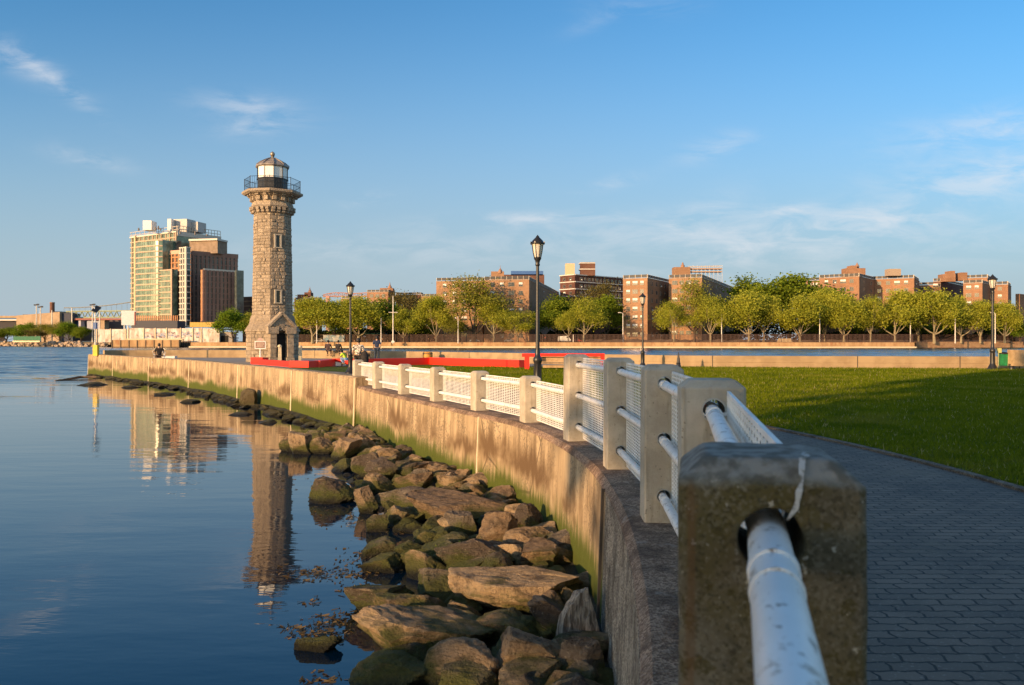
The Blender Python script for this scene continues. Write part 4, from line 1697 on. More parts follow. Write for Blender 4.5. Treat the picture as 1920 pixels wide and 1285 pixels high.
# bench seen from its end at the right edge
p = at(1908, HY, 39.4)
be = thing('park_bench', (p.x, p.y, G0), 'tan timber bench with black iron ends cut by the right frame edge', 'bench')
w = MB()
w.box((p.x - .02, p.y - .1, G0 + .62), (.10, 1.6, .80))
w.build('backrest', M['palewood'], be)
w = MB()
w.box((p.x + .28, p.y - .1, G0 + .44), (.50, 1.6, .06))
w.build('seat', M['palewood'], be)
for yy_ in (-.9, .6):
    w = MB()
    for q0, q1 in (((-.05, 0), (-.02, .95)), ((.48, 0), (.46, .62)), ((-.02, .40), (.5, .40)), ((-.02, .62), (.5, .62))):
        w.tube([(p.x + q0[0], p.y + yy_, G0 + q0[1]), (p.x + q1[0], p.y + yy_, G0 + q1[1])], .035, 6)
    w.build('end_frame', M['black'], be)

# litter holder: post with a yellowish box and a green sack
p = at(1872, HY, 40.2)
lb = thing('litter_bag_stand', (p.x, p.y, G0), 'pale post with a green litter bag and yellowish box beside the right lamp', 'litter bin')
w = MB()
w.tube([(p.x, p.y, G0), (p.x, p.y, G0 + 1.0)], .03, 8)
w.build('post', plain('pale_green_post', (.35, .40, .22), .6), lb)
w = MB()
w.box((p.x + .04, p.y, G0 + .98), (.16, .16, .24))
w.build('box', plain('yellowish_box', (.48, .46, .16), .6), lb)
w = MB()
w.frustum((p.x + .26, p.y, G0 + .22), (.30, .25), (.38, .3), .58)
w.build('bag', mottled('green_sack', (.01, .16, .055), (.015, .24, .08), 6, .5, .3), lb)
w = MB()
w.lathe([(.20, 0), (.21, .05), (.14, .10), (.04, .12)], (p.x + .26, p.y, G0 + .80), 12)
w.build('lid', M['black'], lb)

# ------------------------------------------------------------------ the red ribbon of low benches on the lawn
rb = thing('red_ribbon_bench', (-5, 46, G0), 'long low red painted bench zigzagging across the lawn behind the railing', 'bench')
w_ = .50


def rib_seg(a, b, h0, h1, z0=0.0, z1=0.0, th=.46):
    w = MB()
    a, b = Vector(a), Vector(b)
    d = (b - a).normalized()
    n = Vector((-d.y, d.x)) * th / 2
    if n.y < 0:
        n = -n
    vs = [(a.x - n.x, a.y - n.y, G0 + z0), (b.x - n.x, b.y - n.y, G0 + z1), (b.x + n.x, b.y + n.y, G0 + z1), (a.x + n.x, a.y + n.y, G0 + z0),
          (a.x - n.x, a.y - n.y, G0 + h0), (b.x - n.x, b.y - n.y, G0 + h1), (b.x + n.x, b.y + n.y, G0 + h1), (a.x + n.x, a.y + n.y, G0 + h0)]
    w.add(vs, [(0, 3, 2, 1), (4, 5, 6, 7), (0, 1, 5, 4), (1, 2, 6, 5), (2, 3, 7, 6), (3, 0, 4, 7)])
    w.build('beam', M['red'], rb)


rib_seg((-16.6, 51.2), (-15.6, 50.4), .42, .42, -.05, -.05)
rib_seg((-15.7, 50.2), (-12.3, 45.2), .30, .30, -.05, -.05)
rib_seg((-12.25, 44.7), (-10.95, 43.9), .36, .36, -.05, -.05, .7)
rib_seg((-10.9, 44.2), (-10.7, 47.2), .36, .40, -.05, -.05, .5)
rib_seg((-10.6, 47.4), (-8.9, 46.2), .42, .44, .30, -.05, .3)
rib_seg((-8.8, 46.3), (-5.1, 49.6), .43, .43, -.05, -.05)
rib_seg((-5.0, 49.5), (.55, 42.6), .44, .44, .02, -.05)

sb = thing('shelter_bench', (2.0, 40, G0), 'red framed bench with timber back and seat behind the tall lamp post', 'bench')
yb_ = 40.0
for x in (.75, 1.35, 4.55):
    w = MB()
    w.box((x, yb_, G0 + .42), (.24 if x < 4 else .18, .30, .84))
    w.build('frame_post', M['red'], sb)
w = MB()
w.box((.95, yb_, G0 + .75), (.9, .34, .17))
w.box((2.95, yb_, G0 + .765), (3.0, .34, .15))
w.build('top_beam', M['red'], sb)
w = MB()
for k in range(3):
    w.box((2.95, yb_ + .12, G0 + .46 + k * .085), (3.0, .04, .075))
w.build('backrest', M['palewood'], sb)
w = MB()
w.box((2.95, yb_ - .15, G0 + .36), (3.0, .45, .05))
w.build('seat', M['wood'], sb)
w = MB()
w.box((2.95, yb_ - .05, G0 + .18), (2.8, .10, .12))
w.build('stretcher', M['palewood'], sb)

# orange barrel-like box by the wall, picnic table
p = at(802, HY, 58.5)
ob = thing('barrel', (p.x, p.y, G0), 'orange and brown barrel standing against the parapet wall', 'barrel')
w = MB()
w.lathe([(.30, 0), (.36, .12), (.37, .40), (.34, .62), (.30, .66)], (p.x, p.y, G0), 14)
w.build('body', plain('orange_barrel', (.50, .22, .03), .6), ob, smooth=True)
w = MB()
for z in (.12, .5):
    w.lathe([(.372, z), (.38, z + .01), (.38, z + .05), (.372, z + .06)], (p.x, p.y, G0), 14)
w.build('hoop', M['dark_joint'], ob)
p = at(668, HY, 47.2)
pt = thing('picnic_table', (p.x, p.y, G0), 'brown wooden picnic table among the group of people', 'table')
w = MB()
for k in range(4):
    w.box((p.x, p.y - .33 + k * .22, G0 + .76), (1.9, .20, .045))
w.build('tabletop', M['wood'], pt)
for sy in (-.75, .75):
    w = MB()
    w.box((p.x, p.y + sy, G0 + .45), (1.9, .26, .045))
    w.build('bench_plank', M['wood'], pt)
for sx in (-.7, .7):
    w = MB()
    w.tube([(p.x + sx, p.y - .75, G0), (p.x + sx, p.y - .25, G0 + .74)], .045, 6)
    w.tube([(p.x + sx, p.y + .75, G0), (p.x + sx, p.y + .25, G0 + .74)], .045, 6)
    w.tube([(p.x + sx, p.y - .85, G0 + .42), (p.x + sx, p.y + .85, G0 + .42)], .04, 6)
    w.build('leg', M['wood'], pt)

# solar navigation beacon on the tip
p = at(180, HY, 65.0)
sbn = thing('solar_beacon', (p.x, p.y, 1.7), 'white pole with tilted solar panel and yellow box at the tip of the seawall', 'beacon')
u = 65.0 / F
zz = lambda y: CZ + (HY - y) * u
w = MB()
w.tube([(p.x - .06, p.y, 1.6), (p.x - .06, p.y, zz(586)), (p.x - .14, p.y, zz(576))], .05, 8)
w.build('pole', M['white'], sbn)
w = MB()
w.obox((p.x + .02, p.y, zz(580)), (.22, 0, -.10), (.08, .25, .22), (.012, 0, .02))
w.build('solar_panel', plain('solar_cells', (.015, .018, .025), .2), sbn)
w = MB()
w.box((p.x - .02, p.y - .08, zz(611)), (.26, .22, .52))
w.build('battery_box', plain('blue_box', (.02, .09, .28), .5), sbn)
w = MB()
w.box((p.x + .0, p.y, (1.65 + zz(648)) / 2), (.36, .34, zz(648) - 1.65))
w.box((p.x + .0, p.y, zz(648.0) + .02), (.40, .38, .04))
w.build('base', plain('yellow_box', (.62, .46, .01), .5), sbn)


# ------------------------------------------------------------------ people
def skinned(name, pts, edges, rad, mat, parent, root=0, sub=2):
    me = bpy.data.meshes.new(name)
    me.from_pydata([tuple(p) for p in pts], edges, [])
    o = bpy.data.objects.new(name, me)
    COL.objects.link(o)
    o.modifiers.new('s', 'SKIN')
    sv = me.skin_vertices[0].data
    for i, r in enumerate(rad):
        r = r if isinstance(r, tuple) else (r, r)
        sv[i].radius = r
        sv[i].use_root = (i == root)
    sm = o.modifiers.new('u', 'SUBSURF')
    sm.levels = sub
    dg = bpy.context.evaluated_depsgraph_get()
    m2 = bpy.data.meshes.new_from_object(o.evaluated_get(dg))
    bpy.data.objects.remove(o)
    m2.name = name
    m2.materials.clear()
    m2.materials.append(mat)
    m2.polygons.foreach_set('use_smooth', [True] * len(m2.polygons))
    o = bpy.data.objects.new(name, m2)
    COL.objects.link(o)
    o.parent = parent
    return o


POSES = {
    'stand': dict(pelvis=(0, 0, .93), chest=(0, .0, 1.30), neck=(0, 0, 1.48), head=(0, -.02, 1.62), hip=(.10, 0, .90), knee=(.11, -.02, .50), ankle=(.11, .02, .08), toe=(.13, -.14, .03),
                  sho=(.185, 0, 1.41), elb=(.25, .03, 1.13), hand=(.20, -.12, .93)),
    'walk': dict(pelvis=(0, 0, .91), chest=(0, -.03, 1.28), neck=(0, -.04, 1.46), head=(0, -.07, 1.60), hip=(.10, 0, .88), knee=(.11, -.06, .48), ankle=(.12, .05, .08), toe=(.13, -.12, .03),
                 sho=(.185, -.02, 1.39), elb=(.26, .05, 1.12), hand=(.22, -.10, .92)),
    'sit': dict(pelvis=(0, 0, .50), chest=(0, -.02, .88), neck=(0, -.03, 1.06), head=(0, -.06, 1.20), hip=(.11, -.04, .48), knee=(.15, -.46, .50), ankle=(.14, -.46, .08), toe=(.15, -.60, .04),
                sho=(.20, 0, .98), elb=(.27, -.10, .72), hand=(.16, -.34, .62)),
    'crouch': dict(pelvis=(0, .05, .42), chest=(0, -.16, .72), neck=(0, -.26, .84), head=(0, -.36, .93), hip=(.10, .03, .40), knee=(.14, -.34, .44), ankle=(.12, -.10, .08), toe=(.13, -.26, .03),
                   sho=(.16, -.18, .79), elb=(.20, -.34, .58), hand=(.10, -.52, .62)),
}


def person(loc, rz, pose, label, shirt, trousers, scale=1.0, long_sleeve=False, hair=M['hair'], skirt=None):
    P = {k: Vector(v) for k, v in POSES[pose].items()}
    t = thing('person', loc, label, 'person', None, rz)
    t.scale = (scale,) * 3
    mir = lambda v: Vector((-v.x, v.y, v.z))
    pts = [P['pelvis'], (P['pelvis'] + P['chest']) / 2, P['chest'], P['neck'], P['head'] - Vector((0, 0, .04)), P['head'] + Vector((0, .01, .06))]
    rad = [(.13, .10), (.125, .09), (.15, .10), .055, .085, .075]
    ed = [(0, 1), (1, 2), (2, 3), (3, 4), (4, 5)]
    for s in (0, 1):
        f = (lambda v: v) if s == 0 else mir
        b = len(pts)
        pts += [f(P['sho']), f(P['elb']), f((P['elb'] + P['hand']) / 2), f(P['hand']), f(P['hand'] + (P['hand'] - P['elb']).normalized() * .10)]
        rad += [.058, .042, .036, .026, .034]
        ed += [(2, b), (b, b + 1), (b + 1, b + 2), (b + 2, b + 3), (b + 3, b + 4)]
        b = len(pts)
        pts += [f(P['hip']), f(P['knee']), f(P['ankle']), f(P['toe'])]
        rad += [.085, .058, .04, .038]
        ed += [(0, b), (b, b + 1), (b + 1, b + 2), (b + 2, b + 3)]
    skinned('body', pts, ed, rad, M['skin'], t)
    # shirt
    pts = [P['pelvis'] + Vector((0, 0, .02)), (P['pelvis'] + P['chest']) / 2, P['chest'], P['chest'].lerp(P['neck'], .75)]
    rad = [(.165, .13), (.155, .12), (.18, .13), .085]
    ed = [(0, 1), (1, 2), (2, 3)]
    for f in ((lambda v: v), mir):
        b = len(pts)
        e = P['hand'] if long_sleeve else P['sho'].lerp(P['elb'], .85)
        if long_sleeve:
            pts += [f(P['sho']), f(P['elb']), f(e)]
            rad += [.078, .06, .045]
            ed += [(2, b), (b, b + 1), (b + 1, b + 2)]
        else:
            pts += [f(P['sho']), f(e)]
            rad += [.078, .066]
            ed += [(2, b), (b, b + 1)]
    skinned('shirt', pts, ed, rad, shirt, t)
    pts, rad, ed = [P['pelvis'] + Vector((0, 0, .04))], [(.15, .12)], []
    for f in ((lambda v: v), mir):
        b = len(pts)
        pts += [f(P['hip']), f(P['knee']), f(P['ankle'] + Vector((0, 0, .04)))]
        rad += [.105, .075, .06]
        ed += [(0, b), (b, b + 1), (b + 1, b + 2)]
    skinned('trousers', pts, ed, rad, trousers, t)
    w = MB()
    h = P['head']
    w.sphere((h.x, h.y + .03, h.z + .045), .112, 10, s=(.92, 1.0, 1.05))
    w.build('hair', hair, t, smooth=True, world=False)
    for sx in (-1, 1):
        w = MB()
        q = P['ankle'].lerp(P['toe'], .6)
        w.sphere((sx * q.x, q.y, .045), .06, 8, s=(.8, 2.1, .8))
        w.build('shoe', M['black'], t, smooth=True, world=False)
    return t


navy = mottled('navy_tshirt', (.018, .03, .075), (.03, .045, .10), 8, .9, 0)
denim = mottled('dark_denim', (.02, .032, .055), (.035, .05, .08), 8, .9, 0)
blackc = mottled('black_cloth', (.012, .011, .012), (.03, .025, .025), 8, .9, 0)
brownc = mottled('dark_brown_cloth', (.05, .03, .03), (.08, .05, .05), 8, .9, 0)
lime = mottled('lime_shirt', (.42, .62, .03), (.50, .70, .05), 8, .9, 0)
bluec = mottled('blue_shorts', (.10, .19, .42), (.30, .40, .60), 8, .9, 0)
t = NT('black_white_print')
v = t.coord('Object')
c = t.mix(t.step(t.noise(t.mapping(v, (9, 9, 14)), 1.4, 2), .50, .54), (.70, .64, .56), (.03, .03, .035))
printc = t.done(c, .9)
p = at(706.5, HY, 55.5)
person((p.x, p.y, G0 - .02), pi + .25, 'stand', 'man in navy t-shirt and dark jeans standing behind the red bench', navy, denim, 1.04)
p = at(672, HY, 33.5)
pr = person((p.x, p.y, G0 - .0), pi + .15, 'walk', 'person with black hair and a black and white patterned shirt next to the lamp', printc, blackc, .90)
p2 = at(682.5, HY, 33.4)
bk = thing('backpack', (p2.x + .02, p2.y + .02, G0 + .55), 'black backpack hanging at the side of the patterned shirt', 'backpack')
w = MB()
w.sphere((p2.x + .02, p2.y + .02, G0 + .72), .25, 10, s=(.72, .62, 1.35))
w.build('bag', blackc, bk, smooth=True)
w = MB()
w.tube([(p2.x - .10, p2.y - .04, G0 + 1.1), (p2.x - .17, p2.y - .12, G0 + .9), (p2.x - .12, p2.y - .10, G0 + .6)], .018, 6)
w.build('strap', blackc, bk)
p = at(641, HY, 45.4)
person((p.x + .2, p.y, G0 + .12), -pi / 2 - .2, 'crouch', 'child in lime green top and blue shorts bending beside the picnic table', lime, bluec, .78)
for x, d, lab, mt, rz_ in ((615, 66.6, 'person in dark brown top sitting on the parapet wall, left of the pair', brownc, pi), (634, 65.6, 'person in black with long dark hair sitting on the wall, right of the pair', blackc, pi - .3)):
    p = at(x, HY, d)
    person((p.x, p.y, 2.055 - .44), rz_, 'sit', lab, mt, mt, .98, True)
p = at(298.5, HY, 53.2)
person((p.x, p.y, G0 - .04), .5 + pi, 'sit', 'person in black shirt sitting on a folding chair behind the parapet on the left', blackc, brownc, 1.0)
ch = thing('folding_chair', (p.x, p.y, G0), 'white tubular folding chair under the sitting person in black', 'chair')
w = MB()
w.box((p.x, p.y, G0 + .48), (.55, .5, .03))
w.build('seat', blackc, ch)
for sx in (-.33, .33):
    w = MB()
    w.tube([(p.x + sx, p.y - .3, G0), (p.x + sx, p.y + .2, G0 + .75), (p.x + sx, p.y - .25, G0 + .78)], .02, 6)
    w.tube([(p.x + sx, p.y + .3, G0), (p.x + sx, p.y - .2, G0 + .72)], .02, 6)
    w.build('side_frame', M['white'], ch)
q = at(318, HY, 53.4)
cb = thing('cooler_box', (q.x, q.y, G0), 'white cool box with pinkish lid beside the folding chair', 'box')
w = MB()
w.frustum((q.x, q.y, G0), (.8, .42), (.86, .46), .40)
w.build('body', M['white'], cb)
w = MB()
w.box((q.x, q.y, G0 + .43), (.88, .48, .06))
w.build('lid', plain('pale_pink_lid', (.72, .62, .60), .5), cb)

# ------------------------------------------------------------------ the far shore
SH = [(-900, 851), (-420, 640), (at(5, 0, 480).x, 480), (at(100, 0, 430).x, 430), (at(205, 0, 395).x, 395), (at(212, 0, 362).x, 362), (at(337, 0, 360).x, 360), (at(338, 0, 368).x, 368), (at(357, 0, 368).x, 368),
      (at(358, 0, 358).x, 358), (at(465, 0, 355).x, 355), (at(800, 0, 348).x, 348), (at(1500, 0, 336).x, 336), (at(1714, 0, 338).x, 338), (at(1715, 0, 352).x, 352), (at(1990, 0, 372).x, 372), (600, 420), (1500, 600)]
ZF = 2.35
flat('far_ground', SH + [(6000, 900), (6000, 8500), (-6000, 8500), (-6000, 900)], ZF - .06, M['landgrass'])


def poly_part(name, parent, pts, prof, mat, label=None):
    P = [Vector(p) for p in pts]
    NN = [Vector((-n.x, -n.y)) for n in left_normals(P)]
    ar = [0]
    for i in range(1, len(P)):
        ar.append(ar[-1] + (P[i] - P[i - 1]).length)
    w = MB()
    sweep(w, P, NN, ar, prof)
    return tag(w.build(name, mat, parent), label)


def m_bulk():
    t = NT('tide_stained_bulkhead')
    w = t.coord('World')
    x, y, z = t.sep(w)
    a = t.noise(t.mapping(w, (.35, .35, .12)), 1.0, 6, .65)
    c = t.mix(t.step(a, .36, .66), (.30, .18, .085), (.42, .28, .145))
    rust = t.math('MULTIPLY', t.step(t.noise(t.mapping(w, (.9, .9, .2)), 1.0, 4), .52, .66), t.step(z, .6, 1.4))
    c = t.mix(t.math('MULTIPLY', rust, .7), c, (.27, .12, .055))
    c = t.mix(t.math('SUBTRACT', 1.0, t.step(z, .05, .55)), c, (.035, .03, .022))
    return t.done(c, .9)


M['bulk'] = m_bulk()
bh = thing('bulkhead', (0, 345, 0), 'long tan concrete bulkhead with a lit ledge along the far bank of the channel', 'bulkhead')
poly_part('wall', bh, SH[9:14], [(-.8, -1), (-.8, .62), (-.4, .70), (-.2, 2.15), (-.2, ZF), (2.0, ZF)], M['bulk'])
poly_part('ledge', bh, SH[9:14], [(-1.9, -1), (-1.9, .50), (-1.8, .60), (-.81, .60)], M['joint'])
bh2 = thing('sheet_bulkhead', (250, 360, 0), 'darker brown bulkhead continuing the far bank at the right', 'bulkhead')
poly_part('wall', bh2, SH[14:17], [(-.8, -1), (-.8, 2.6), (.6, 2.62)], mottled('brown_sheet_pile', (.24, .14, .08), (.33, .21, .12), .6, .9, 0, kind='World'))
bh3 = thing('panel_bulkhead', (-150, 362, 0), 'short concrete bulkhead of rusty panels below the white hoarding', 'bulkhead')
poly_part('wall', bh3, SH[5:7], [(-.8, -1), (-.8, 3.4), (2, 3.42)], M['bulk'])
a, b = Vector(SH[5]), Vector(SH[6])
for k in range(9):
    q = a.lerp(b, k / 8)
    w = MB()
    w.box((q.x, q.y - .95, 1.5), (.35, .3, 3.6))
    w.build('pile', M['wood'], bh3)
bh4 = thing('dock_gap', (at(347, 0, 368).x, 368, 0), 'dark recess in the bulkhead left of the low ledge', 'dock')
poly_part('wall', bh4, SH[7:9], [(-.8, -1), (-.8, 2.6), (1, 2.62)], plain('dark_recess_wall', (.05, .035, .03), .9))  # recess wall coloured near black all over
for k in range(7):
    q = Vector(SH[7]).lerp(Vector(SH[8]), k / 6)
    w = MB()
    w.tube([(q.x, q.y - 1.0, -1), (q.x, q.y - 1.0, 2.9)], .18, 6)
    w.build('pile', M['wood'], bh4)

# riprap on the left bank: each stone of the visible edge
rr = [rock_mesh(800 + k, 1, 7, .05) for k in range(8)]
fm = mottled('pale_far_stone', (.26, .19, .13), (.46, .36, .26), .9, .9, .3, kind='World')
for me in rr:
    me.materials.clear()
    me.materials.append(fm)
rnd = random.Random(5)
for k in range(150):
    tt = rnd.random()
    a, b = (SH[2], SH[3]) if tt < .5 else (SH[3], SH[4])
    q = Vector(a).lerp(Vector(b), (tt * 2) % 1.0)
    o = bpy.data.objects.new('far_rock', rr[k % 8])
    COL.objects.link(o)
    up = rnd.random()
    o.location = (q.x + rnd.uniform(-1, 1), q.y - 4.6 + up * 5, up * 2.3)
    sc = rnd.uniform(1.1, 2.3)
    o.scale = (sc, sc, sc * .8)
    o.rotation_euler = (rnd.random(), rnd.random(), rnd.random() * 6)
    tag(o, 'pale rock of the riprap below the green bushes on the left bank', 'rock', 'riprap rocks of the left far bank')

# chain-link fence on the bulkhead
cf = thing('chain_link_fence', (0, 347, ZF), 'long rust brown chain link fence on top of the far bulkhead below the trees', 'fence')
w = MB()
top = 3.4
FL = [Vector(SH[i]) + Vector((0, 1.6)) for i in range(10, 17)]
rust = plain('rusty_wire', (.085, .05, .04), .8)
posts = []
for i in range(len(FL) - 1):
    a, b = FL[i], FL[i + 1]
    n = int((b - a).length / .55)
    dd = (b - a).normalized()
    for k in range(n):
        q = a.lerp(b, (k + .5) / max(n, 1))
        w.obox((q.x, q.y, ZF + top / 2), (dd.x * .10, dd.y * .10, 0), (0, .015, 0), (0, 0, top / 2))
    for z in (.1, top):
        w.tube([(a.x, a.y, ZF + z), (b.x, b.y, ZF + z)], .06, 5)
    posts += [a.lerp(b, k / max(1, int((b - a).length / 7))) for k in range(int((b - a).length / 7))]
w.build('wire_mesh', rust, cf)
for q in posts[:98]:
    w = MB()
    w.tube([(q.x, q.y - .15, ZF - .1), (q.x, q.y - .15, ZF + top + .15)], .09, 5)
    w.build('post', rust, cf)

# low walls and shrubbery bank behind the fence, so that the ground there is not bare
bank_m = mottled('left_bank_earth', (.10, .08, .05), (.17, .13, .08), .3, .95, 0, kind='World')
w = MB()
for i in range(5):
    a = Vector(SH[i])
    w.v += [(a.x, a.y - 3.5, -1), (a.x, a.y + .5, ZF)]
for i in range(4):
    w.f.append((2 * i, 2 * i + 1, 2 * i + 3, 2 * i + 2))
    w.m.append(0)
    w.k.append(.5)
tag(w.build('shore_ground', bank_m), kind='structure')
hd = mottled('low_brown_bank', (.10, .065, .045), (.17, .12, .085), .25, .95, 0, kind='World')
for (xa, xb, d, h, lab) in ((1060, 1420, 362, 1.3, 'low brown earth bank behind the chain link fence, middle stretch'), (1420, 1890, 366, 1.2, 'low brown earth bank behind the chain link fence, right stretch')):
    a, b = at(xa, 0, d), at(xb, 0, d)
    w = MB()
    n = 40
    for i in range(n + 1):
        q = a.lerp(b, i / n)
        hh = h * random.uniform(.6, 1.2)
        w.v += [(q.x, d - 4, ZF - .1), (q.x, d, ZF + hh), (q.x, d + 6, ZF + hh * .8), (q.x, d + 9, ZF - .1)]
    for i in range(n):
        for j in range(3):
            w.f.append((4 * i + j, 4 * i + j + 1, 4 * i + 5 + j, 4 * i + 4 + j))
            w.m.append(0)
            w.k.append(.5)
    tag(w.build('earth_bank', hd), kind='structure')

# ------------------------------------------------------------------ trees
bark = mottled('pale_plane_bark', (.20, .165, .105), (.34, .29, .19), 1.2, .9, 0)
barkd = mottled('dark_bark', (.05, .038, .026), (.09, .07, .05), 1.2, .9, 0)
leafY = leaf_mat('spring_leaf', (.25, .28, .024), (.52, .52, .075), .5)
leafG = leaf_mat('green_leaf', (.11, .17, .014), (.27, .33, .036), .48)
leafB = leaf_mat('bright_leaf', (.13, .21, .016), (.22, .30, .03), .35)
leafO = leaf_mat('olive_leaf', (.16, .175, .020), (.34, .33, .055), .4)
leafD = leaf_mat('brownish_leaf', (.09, .08, .028), (.17, .15, .05), .3)


def tree_proto(seed, bark_m, leaf_m, spread=.5, n_leaf=2600, sparse=.35, trunk_h=.22, leaf=.032, droop=.1, clumps=38):
    """unit tree: height 1, crown about 2 * spread wide; the root Empty parents trunk and crown"""
    rnd = random.Random(seed)
    root = thing('tree', (0, 0, 0), 'x', 'tree', 'trees on the far bank')
    w = MB()
    ends = []
    w.tube([(0, 0, -.02), (rnd.uniform(-.01, .01), 0, trunk_h * .6), (rnd.uniform(-.02, .02), 0, trunk_h)], [.026, .019, .017], 7)

    def grow(p, d, ln, r, lv):
        pts, rs = [p], [r]
        q = p
        for s in range(3):
            d = (d + Vector((rnd.uniform(-.25, .25), rnd.uniform(-.25, .25), rnd.uniform(-.05, .22)))).normalized()
            q = q + d * ln / 3
            pts.append(q)
            rs.append(r * (1 - .2 * (s + 1)))
        w.tube(pts, rs, 5, cap=False)
        if lv >= 2:
            ends.append(q)
            ends.append(pts[2])
            return
        if lv == 1:
            ends.append(pts[2])
        for k in range(rnd.choice((2, 3, 3))):
            a = rnd.uniform(0, 2 * pi)
            nd = (d + Vector((cos(a), sin(a), rnd.uniform(-.25, .5))) * .75).normalized()
            grow(q, nd, ln * rnd.uniform(.58, .8), r * .55, lv + 1)

    top = Vector((0, 0, trunk_h))
    nb = rnd.choice((5, 6))
    for k in range(nb):
        a = 2 * pi * k / nb + rnd.uniform(-.4, .4)
        el = rnd.uniform(.35, 1.25)
        grow(top - Vector((0, 0, rnd.uniform(0, .06))), Vector((cos(a) * cos(el), sin(a) * cos(el), sin(el))), rnd.uniform(.20, .30), .012, 0)
    grow(top, Vector((0, 0, 1)), .26, .014, 0)
    # fit the limbs' ends into the crown's size
    mz = max(e.z for e in ends)
    mr = max(sqrt(e.x ** 2 + e.y ** 2) for e in ends)
    kz, kr = (.94 - trunk_h) / (mz - trunk_h), spread * .92 / mr
    fit = lambda v: Vector((v[0] * kr, v[1] * kr, v[2] if v[2] < trunk_h else trunk_h + (v[2] - trunk_h) * kz))
    w.v = [(p[0], p[1], p[2]) if p[2] < trunk_h * .98 and abs(p[0]) < .03 and abs(p[1]) < .03 else tuple(fit(p)) for p in w.v]
    w.build('trunk', bark_m, root, world=False)
    lf = MB()
    per = max(6, n_leaf // len(ends))
    for e in ends:
        e = fit(e)
        tone = min(1, max(0, rnd.gauss(.5, .25)))
        cr = rnd.uniform(.05, .10)
        for _ in range(per):
            p = e + Vector((rnd.gauss(0, cr), rnd.gauss(0, cr), rnd.gauss(-.01, cr * .62)))
            if p.z < trunk_h * .75:
                continue
            a, b = Vector((rnd.gauss(0, 1), rnd.gauss(0, 1), rnd.gauss(0, .7))).normalized(), Vector((rnd.gauss(0, 1), rnd.gauss(0, 1), rnd.gauss(0, 1))).normalized()
            s = leaf * rnd.uniform(.6, 1.25)
            b = (b - a * b.dot(a)).normalized() * s * .5
            a = a * s
            lf.add([p - a * .5 - b * .3, p + b, p + a * .6, p - b], [(0, 1, 2, 3)], k=min(1, max(0, tone + rnd.uniform(-.25, .25))))
    lf.build('crown', leaf_m, root, world=False, recalc=False)
    return root


PROTO = {
    'plane': [tree_proto(s, bark, leafY, .46, 9500, leaf=.022) for s in (1, 2, 3)],
    'full': [tree_proto(s, bark, leafY, .48, 15500, leaf=.025, trunk_h=.17) for s in (4, 5, 6)],
    'green': [tree_proto(s, barkd, leafG, .50, 11000, leaf=.027, trunk_h=.14) for s in (7, 8)],
    'bright': [tree_proto(s, barkd, leafB, .48, 11000, leaf=.028, trunk_h=.13) for s in (9,)],
    'olive': [tree_proto(s, barkd, leafO, .36, 7500, leaf=.018, trunk_h=.16) for s in (10, 11)],
    'brown': [tree_proto(s, barkd, leafD, .48, 7500, leaf=.019, trunk_h=.16) for s in (12,)],
}
PROTO['high'] = [tree_proto(15, barkd, leafG, .50, 13000, leaf=.075, trunk_h=.40)]
PROTO['low'] = [tree_proto(16, barkd, leafG, .50, 13000, leaf=.075, trunk_h=.12)]
used = set()
